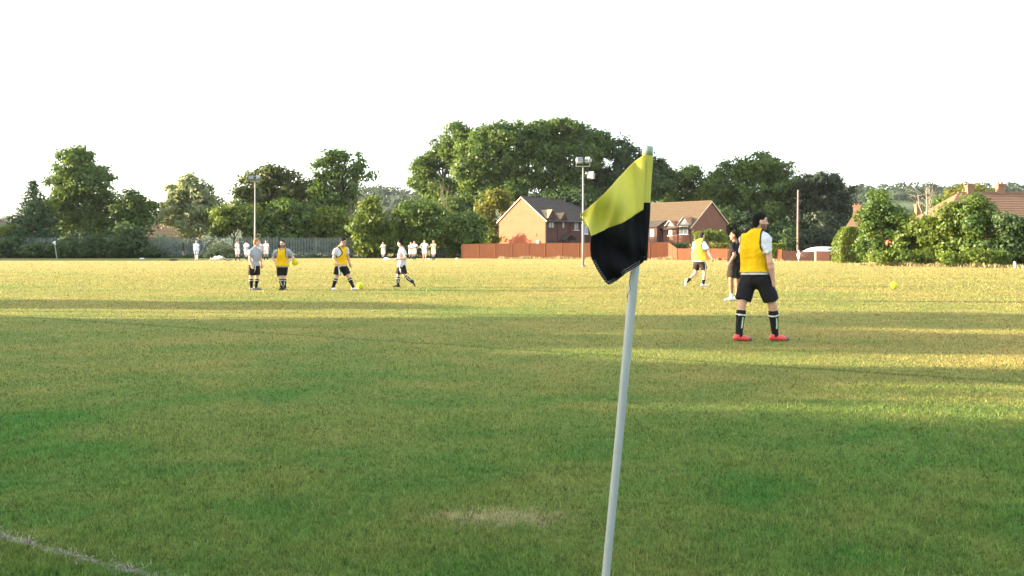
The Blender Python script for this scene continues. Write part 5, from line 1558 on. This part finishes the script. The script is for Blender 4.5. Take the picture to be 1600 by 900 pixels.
# nearest player, seen from behind, looking right
person('nearest footballer, seen from behind, yellow bib over white tee, pink-red boots', 1184, 11.65,
       dict(head=(1187.5, 347, 0), neck=(1181, 366, 0), sha=(1169, 376, .16), shb=(1192, 376, -.12), ela=(1171, 406, .28), elb=(1196.5, 409, -.18),
            wra=(1201, 407, .24), wrb=(1203, 437, -.14), hia=(1171, 438, .06), hib=(1190, 438, -.06), kna=(1159.5, 477, .02), knb=(1206, 477, -.04),
            ana=(1154.5, 522, 0), anb=(1212.5, 521, .04)), chest=52, face=4, skin=SKIN1, beard=(.03, .022, .018), shirt=(.50, .51, .54), bib=YEL, shorts=BLK, sock=BLK,
       shoe=(.62, .060, .055), sole=(.30, .04, .03), vox=.0075, height=1.80, feet=(('g', 12), ('g', -4)), sockstripe=np.array([.15, -.99, 0]), socktop=.16, group=G_N,
       palm={'a': (0, -.3, -1), 'da': (1, -.25, -.15), 'b': (-.6, .6, 0)}, curl=(20, 38), sleeve=.62, shortlen=.80, seed=3, shirt_hem=-.075, biboff=.034, bibarm=(.20, .128), hairlen=.001)

person('footballer in black tee and shorts with white shoes, half hidden behind the nearest player', 1146, 20.5,
       dict(head=(1147, 368, 0), neck=(1148.5, 379, 0), sha=(1143, 386, -.15), shb=(1155, 386, .14), ela=(1144, 399, -.22), elb=(1160, 400, .18),
            wra=(1137, 409, -.24), wrb=(1160, 412, .1), hia=(1144, 412, -.07), hib=(1151, 412, .07), kna=(1141, 437, -.08), knb=(1154, 438, .12),
            ana=(1142, 463, -.05), anb=(1155, 462, .16)), chest=150, face=165, skin=(.24, .12, .08), shirt=(.012, .011, .012), shorts=(.02, .017, .016), sock=(.62, .62, .62), socktop=.78,
       sockband=False, shoe=(.66, .66, .66), sole=(.5, .5, .5), vox=.010, feet=(('g', 196), ('g', 178)), height=1.76, group=G_N, seed=13, shirt_hem=.0, sleeve=.6, shortlen=.86)

person('footballer in yellow bib striding right, beyond the man in black', 1092, 28.1,
       dict(head=(1097, 368.5, 0), neck=(1095, 377, 0), sha=(1088, 382, .12), shb=(1099.5, 382, -.12), ela=(1084, 396, .2), elb=(1105, 394, -.18),
            wra=(1085, 407, .22), wrb=(1110, 403, -.2), hia=(1090, 409, .06), hib=(1096, 409, -.06), kna=(1087, 427, .06), knb=(1100.5, 426, -.06),
            ana=(1074.5, 440, .06), anb=(1098, 443, -.05)), chest=42, face=40, skin=SKIN3, hair=(.03, .02, .015), shirt=(.72, .72, .72), bib=(.80, .62, .05), shorts=(.03, .02, .02), sock=BLK, socktop=.62,
       sockband=False, shoe=(.62, .62, .62), vox=.010, feet=(('a', (1073, 449, .04)), ('g', 8)), height=1.78, group=G_N, shortstripe=True, seed=23, shirt_hem=.0, shortlen=.72)

person('boy in a pale grey-white tee and black shorts, hands down, facing right, leftmost near player', 397, 25.7,
       dict(head=(401, 379, 0), neck=(399, 388.5, 0), sha=(394, 393, -.14), shb=(403, 393, .14), ela=(393.5, 404, -.2), elb=(404, 404, .2),
            wra=(396.5, 414, -.2), wrb=(405, 414, .2), hia=(395, 416, -.07), hib=(400, 416, .07), kna=(393.5, 434, -.07), knb=(400.5, 434, .07),
            ana=(394, 449, -.08), anb=(399, 449, .06)), chest=20, face=15, skin=(.55, .33, .24), hair=(.30, .16, .07), shirt=(.27, .285, .31), shorts=(.018, .015, .014), sock=BLK, shoe=(.10, .10, .10),
       vox=.010, feet=(('g', -25), ('g', -10)), height=1.66, group=G_N, seed=33, shortstripe=True, shirt_hem=-.02)

person('footballer in yellow bib standing with hands on hips, facing the camera', 441, 25.7,
       dict(head=(441.5, 381, -.02), neck=(441, 390, 0), sha=(431.5, 393.5, 0), shb=(450.5, 393.5, 0), ela=(424.5, 403, .12), elb=(457, 403, .12),
            wra=(431.5, 410, -.06), wrb=(449.5, 410, -.06), hia=(437, 418, 0), hib=(445, 418, 0), kna=(438.5, 434, -.02), knb=(443.5, 434, .03),
            ana=(440, 449, .0), anb=(444.5, 449, .05)), chest=-90, face=-90, pitch=4, skin=SKIN3, hair=(.02, .015, .012), beard=(.10, .06, .045), shirt=(.29, .29, .31), bib=YEL, shorts=BLK, sock=BLK, shoe=BLK,
       sole=(.5, .5, .5), vox=.010, feet=(('g', -100), ('g', -80)), height=1.62, group=G_N, palm={'a': (.6, .5, -.3), 'b': (-.6, .5, -.3), 'da': (.5, -.3, -.8), 'db': (-.5, -.3, -.8)}, curl=(20, 20), seed=43, sockstripe=np.array([0, -1., 0]), shirt_hem=-.01)

person('footballer in yellow bib stepping wide with the ball at his foot, looking down', 537, 25.6,
       dict(head=(536.5, 378, -.03), neck=(532, 387, 0), sha=(526, 391.5, -.14), shb=(538.5, 390, .14), ela=(523.5, 403, -.2), elb=(542, 402, .18),
            wra=(530.5, 412, -.22), wrb=(545, 412, .14), hia=(530, 416, -.07), hib=(535.5, 416, .06), kna=(526.5, 433, -.08), knb=(544.5, 433, .05),
            ana=(521, 449, -.06), anb=(552, 449, .03)), chest=-18, face=-22, pitch=20, skin=SKIN1, shirt=(.48, .48, .49), bib=YEL, shorts=BLK, sock=BLK, shoe=(.55, .55, .55),
       sole=BLK, vox=.010, feet=(('g', -50), ('g', -35)), height=1.74, group=G_N, curl=(30, 30), seed=53, shortstripe=True, shirt_hem=.0)

person('boy in a white tee and black shorts running left with one leg kicked up behind', 622, 27.4,
       dict(head=(625.5, 380.5, 0), neck=(628, 388.5, 0), sha=(631.5, 393, -.13), shb=(624.5, 393, .13), ela=(635, 403.5, -.18), elb=(623, 403, .2),
            wra=(624, 405, -.26), wrb=(618, 406, .1), hia=(630, 417, -.06), hib=(625.5, 417, .06), kna=(632, 430.5, -.07), knb=(621.5, 431, .06),
            ana=(644.5, 440.5, -.07), anb=(621.5, 445, .06)), chest=168, face=172, pitch=10, skin=(.50, .30, .21), shirt=(.46, .46, .48), shorts=BLK, sock=BLK, shoe=BLK, sole=(.35, .22, .15),
       vox=.010, feet=(('a', (647.5, 450, -.05)), ('g', 184)), height=1.60, group=G_N, curl=(30, 25), seed=63, shortstripe=True, shirt_hem=.0, hairlen=.010, sockstripe=np.array([0, -1., 0]))

# ---- far players by the fence
G_F = 'players in white waiting near the far fence'
def far(label, px, Y, chest=-90, face=None, arms='down', lean=0.0, shirt=(.74, .74, .74), shorts=(.72, .72, .72), sock=(.02, .02, .02), step=0.10, h=1.78, stripes=None, hair=(.04, .03, .02), seed=0, skin=SKIN1, hairlen=0.0, shoe=(.3, .3, .3)):
    k = F / Y; zy = HY + (HC - gz(Y)) * k                    # row of the ground
    R = yawv(chest - 90); Fd = yawv(chest); sc = h / 1.78
    def q(side, fwd, z): 
        p = R * side * sc + Fd * fwd * sc
        return (px + p[0] * k, zy - z * sc * k, p[1])
    W_ = .165
    if arms == 'down':
        E = [( -.235, -.02, 1.14), (.235, -.02, 1.14)]; Wr = [(-.235, .07, .90), (.235, .07, .90)]
    elif arms == 'hips':
        E = [(-.40, -.05, 1.16), (.40, -.05, 1.16)]; Wr = [(-.22, .09, 1.04), (.22, .09, 1.04)]
    elif arms == 'face':
        E = [(-.27, .14, 1.26), (.27, .16, 1.22)]; Wr = [(-.10, .20, 1.44), (.08, .24, 1.40)]
    elif arms == 'fold':
        E = [(-.25, .05, 1.16), (.25, .05, 1.16)]; Wr = [(.06, .20, 1.18), (-.06, .22, 1.14)]
    elif arms == 'run':
        E = [(-.24, -.18, 1.2), (.24, .14, 1.16)]; Wr = [(-.22, .02, 1.08), (.2, .34, 1.24)]
    J = dict(head=q(0, lean + .02, 1.66), neck=q(0, lean, 1.47), sha=q(-W_, lean, 1.41), shb=q(W_, lean, 1.41), ela=q(*E[0]), elb=q(*E[1]), wra=q(*Wr[0]), wrb=q(*Wr[1]),
             hia=q(-.085, 0, .93), hib=q(.085, 0, .93), kna=q(-.10, .02 + step * .4, .50), knb=q(.10, .02 - step * .4, .50), ana=q(-.11, step, .085), anb=q(.11, -step, .085))
    return person(label, px, Y, J, chest=chest, face=chest if face is None else face, shirt=shirt, shorts=shorts, sock=sock, shoe=shoe, vox=.016, height=h, group=G_F, skin=skin, hair=hair, sockband=True,
                  feet=(('g', chest + 8), ('g', chest - 8)), stripes=stripes, seed=seed, hairlen=hairlen, shirt_hem=.05)
HOOP = ((.02, .02, .03), [(-.02, .02), (.09, .13), (.20, .24), (.31, .35), (.42, .46)])
far('distant figure in pale blue-white top and light blue shorts walking away', 307, 79, 100, None, 'down', shirt=(.62, .66, .74), shorts=(.42, .48, .66), sock=(.55, .5, .48), step=.2, h=1.86, hair=(.35, .30, .22), seed=70)
far('distant player in all white with striped socks, left of the boy in the tee', 371, 74, -10, None, 'down', h=1.86, seed=71)
far('distant player with black hoops across the lower back, left of the boy in tee', 385, 75, 75, None, 'fold', stripes=((.02, .02, .03), [(.0, .04), (.10, .14), (.20, .24)]), h=1.84, seed=72)
far('distant player in a hooped shirt mostly hidden behind the boy in the tee', 405.5, 76, -60, None, 'down', stripes=HOOP, h=1.82, seed=73)
far('distant player in white with wide stance, right of the boy in the tee', 415.5, 75, -70, None, 'down', h=1.86, step=.26, seed=74)
far('distant player in a black and white hooped shirt with hands raised to the face', 599, 79, -110, None, 'face', stripes=HOOP, h=1.74, seed=75)
far('distant player in white with folded arms, left one of the close pair', 642, 78, -70, None, 'fold', h=1.72, seed=76)
far('distant player in white with a dark chest mark, right one of the close pair', 647.5, 79, -100, None, 'hips', stripes=((.03, .03, .04), [(.22, .27)]), h=1.84, seed=77)
far('distant bare-legged player in white standing with hands on hips', 663.5, 77, -90, None, 'hips', h=1.92, sock=None, seed=78)
far('distant player with fair hair and pale yellow top, rightmost of the waiting group', 677.5, 77.5, -110, None, 'face', shirt=(.78, .68, .38), hair=(.45, .33, .18), hairlen=.02, h=1.84, seed=79)
# far right: a small child in white running
far('small child in a white top and sun hat running in front of the brown fence', 1248, 68.5, -150, None, 'run', h=.95, shirt=(.80, .80, .80), shorts=(.75, .75, .75), sock=(.5, .35, .28), step=.2, hair=(.80, .79, .77), hairlen=.03, seed=80)['group'] = 'children by the fence'

# person stretched out on the grass
Y = 74.0; k = F / Y; gy = HY + (HC - gz(Y)) * k
def lp(px, z, dy): return (px, gy - z * k, dy)
person('distant player in white lying on the grass, hips raised', 341, Y,
       dict(head=lp(330.5, .26, -.05), neck=lp(333.5, .24, 0), sha=lp(334.5, .22, -.17), shb=lp(334.5, .24, .17), ela=lp(332, .08, -.30), elb=lp(332, .08, .28), wra=lp(328, .05, -.22), wrb=lp(328, .05, .22),
            hia=lp(343.5, .27, -.09), hib=lp(343.5, .27, .09), kna=lp(350, .30, -.12), knb=lp(351, .14, .12), ana=lp(356, .10, -.12), anb=lp(358.5, .10, .12)),
       chest=-90, face=190, skin=SKIN1, shirt=(.74, .74, .76), shorts=(.72, .72, .74), sock=(.3, .3, .32), shoe=(.1, .1, .1), vox=.016, height=1.72, group=G_F, sockband=False, seed=90,
       feet=(('a', lp(359, .05, -.2)), ('a', lp(361.5, .05, .2))))

# ------------------------------------------------------------------ balls and small things on the grass
M_BALL = plain('yellow_ball', (.50, .50, .012), .45, .1, 12)
M_BALLW = plain('white_ball', (.75, .75, .72), .45, .1, 12)
M_SEAM = plain('ball_seam', (.25, .24, .03), .6, .1, 12)
def ball(label, px, Y, z, r=.112, mat=M_BALL, group='footballs'):
    e = empty('football', (wx(px, Y), Y, z)); tag(e, label, 'football', group)
    # icosahedral panels: each vertex of a subdivided icosahedron pushed to the sphere, seams recessed
    import bmesh
    bm = bmesh.new(); bmesh.ops.create_icosphere(bm, subdivisions=4, radius=r)
    g = (1 + 5 ** .5) / 2
    ico = np.array([(a, b * g, 0) for a in (-1, 1) for b in (-1, 1)] + [(0, a, b * g) for a in (-1, 1) for b in (-1, 1)] + [(b * g, 0, a) for a in (-1, 1) for b in (-1, 1)])
    dod = np.array([(a, b, c) for a in (-1, 1) for b in (-1, 1) for c in (-1, 1)] + [(0, a / g, b * g) for a in (-1, 1) for b in (-1, 1)] + [(a / g, b * g, 0) for a in (-1, 1) for b in (-1, 1)] + [(b * g, 0, a / g) for a in (-1, 1) for b in (-1, 1)])
    C = np.concatenate([ico / np.linalg.norm(ico, axis=1, keepdims=True) * 1.0, dod / np.linalg.norm(dod, axis=1, keepdims=True)])
    wgt = np.array([1.018] * 12 + [1.0] * 20)
    for v in bm.verts:
        d = np.array(v.co) / r; dd = np.sort(-(C @ d) * wgt)
        gap = dd[1] - dd[0]
        v.co = v.co * (1 - .025 * max(0, 1 - gap / .03))
    for f in bm.faces: f.smooth = True
    me = bpy.data.meshes.new('ball_shell'); bm.to_mesh(me); bm.free(); me.materials.append(mat)
    mobj('shell', me, e)
    MB().tube([(0, -r * .99, r * .05), (0, -r * 1.004, r * .05)], .006, 8).build('valve', M_SEAM, e)
ball('yellow football in the air beside the player with hands on hips', 461, 25.9, 1.3 - 22.5 * 25.9 / F)
ball('yellow football at the foot of the stepping player', 563, 26.0, .112)
ball('yellow football alone on the right side of the pitch', 1397, 26.4, .112)
ball('pale ball at the feet of the bare-legged distant player', 670, 76.5, gz(76.5) + .112, .11, M_BALLW)
ball('pale ball alone on the grass before the left end of the orange fence', 714, 80, gz(80) + .112, .11, M_BALLW)

def bag(label, px, Y, w, h, mat, name='kit_bag'):
    e = empty(name, (wx(px, Y), Y, gz(Y))); tag(e, label, 'bag')
    sd = Sdf(); sd.ell((0, 0, h * .45), np.eye(3), (w / 2, .2, h * .55), .02); sd.cap((-w * .4, 0, h * .35), (w * .4, 0, h * .35), h * .42, None, .03)
    sd.post.append(lambda P, v: np.maximum(v, -P[:, 2]))
    v, q = sd.mesh(.025, .02, int(px)); mobj('body', np_mesh('bag_body', v, q, mat, True), e)
    MB().tube([(-w * .25, 0, h * .85), (-w * .15, 0, h * 1.15), (w * .15, 0, h * 1.15), (w * .25, 0, h * .85)], .018, 6).build('handle', M_BLACKPLASTIC, e)
bag('white bag on the grass beside the hooped player with raised hands', 604, 77.5, .55, .26, M_WHITE)
bag('dark kit bag lying on the far grass left of the lying player', 271, 76, .75, .15, M_BLACKPLASTIC)
bag('small pale bundle on the far grass under the trees on the left', 222, 86, .5, .12, M_WHITE)

# ------------------------------------------------------------------ hazy evening air over the whole place
hb = MB().box((60, 700, 74), (3600, 1700, 150))
M_HAZE = bpy.data.materials.new('haze_air'); M_HAZE.use_nodes = True
n_, l_ = M_HAZE.node_tree.nodes, M_HAZE.node_tree.links
n_.remove(n_['Principled BSDF'])
pv = n_.new('ShaderNodeVolumePrincipled'); pv.inputs['Density'].default_value = .00007; pv.inputs['Color'].default_value = (.86, .92, 1.0, 1); pv.inputs['Anisotropy'].default_value = .2
l_.new(pv.outputs[0], n_['Material Output'].inputs['Volume'])
hz = hb.build('haze', M_HAZE); hz['kind'] = 'stuff'; hz['label'] = 'thin evening haze over the field and hills'
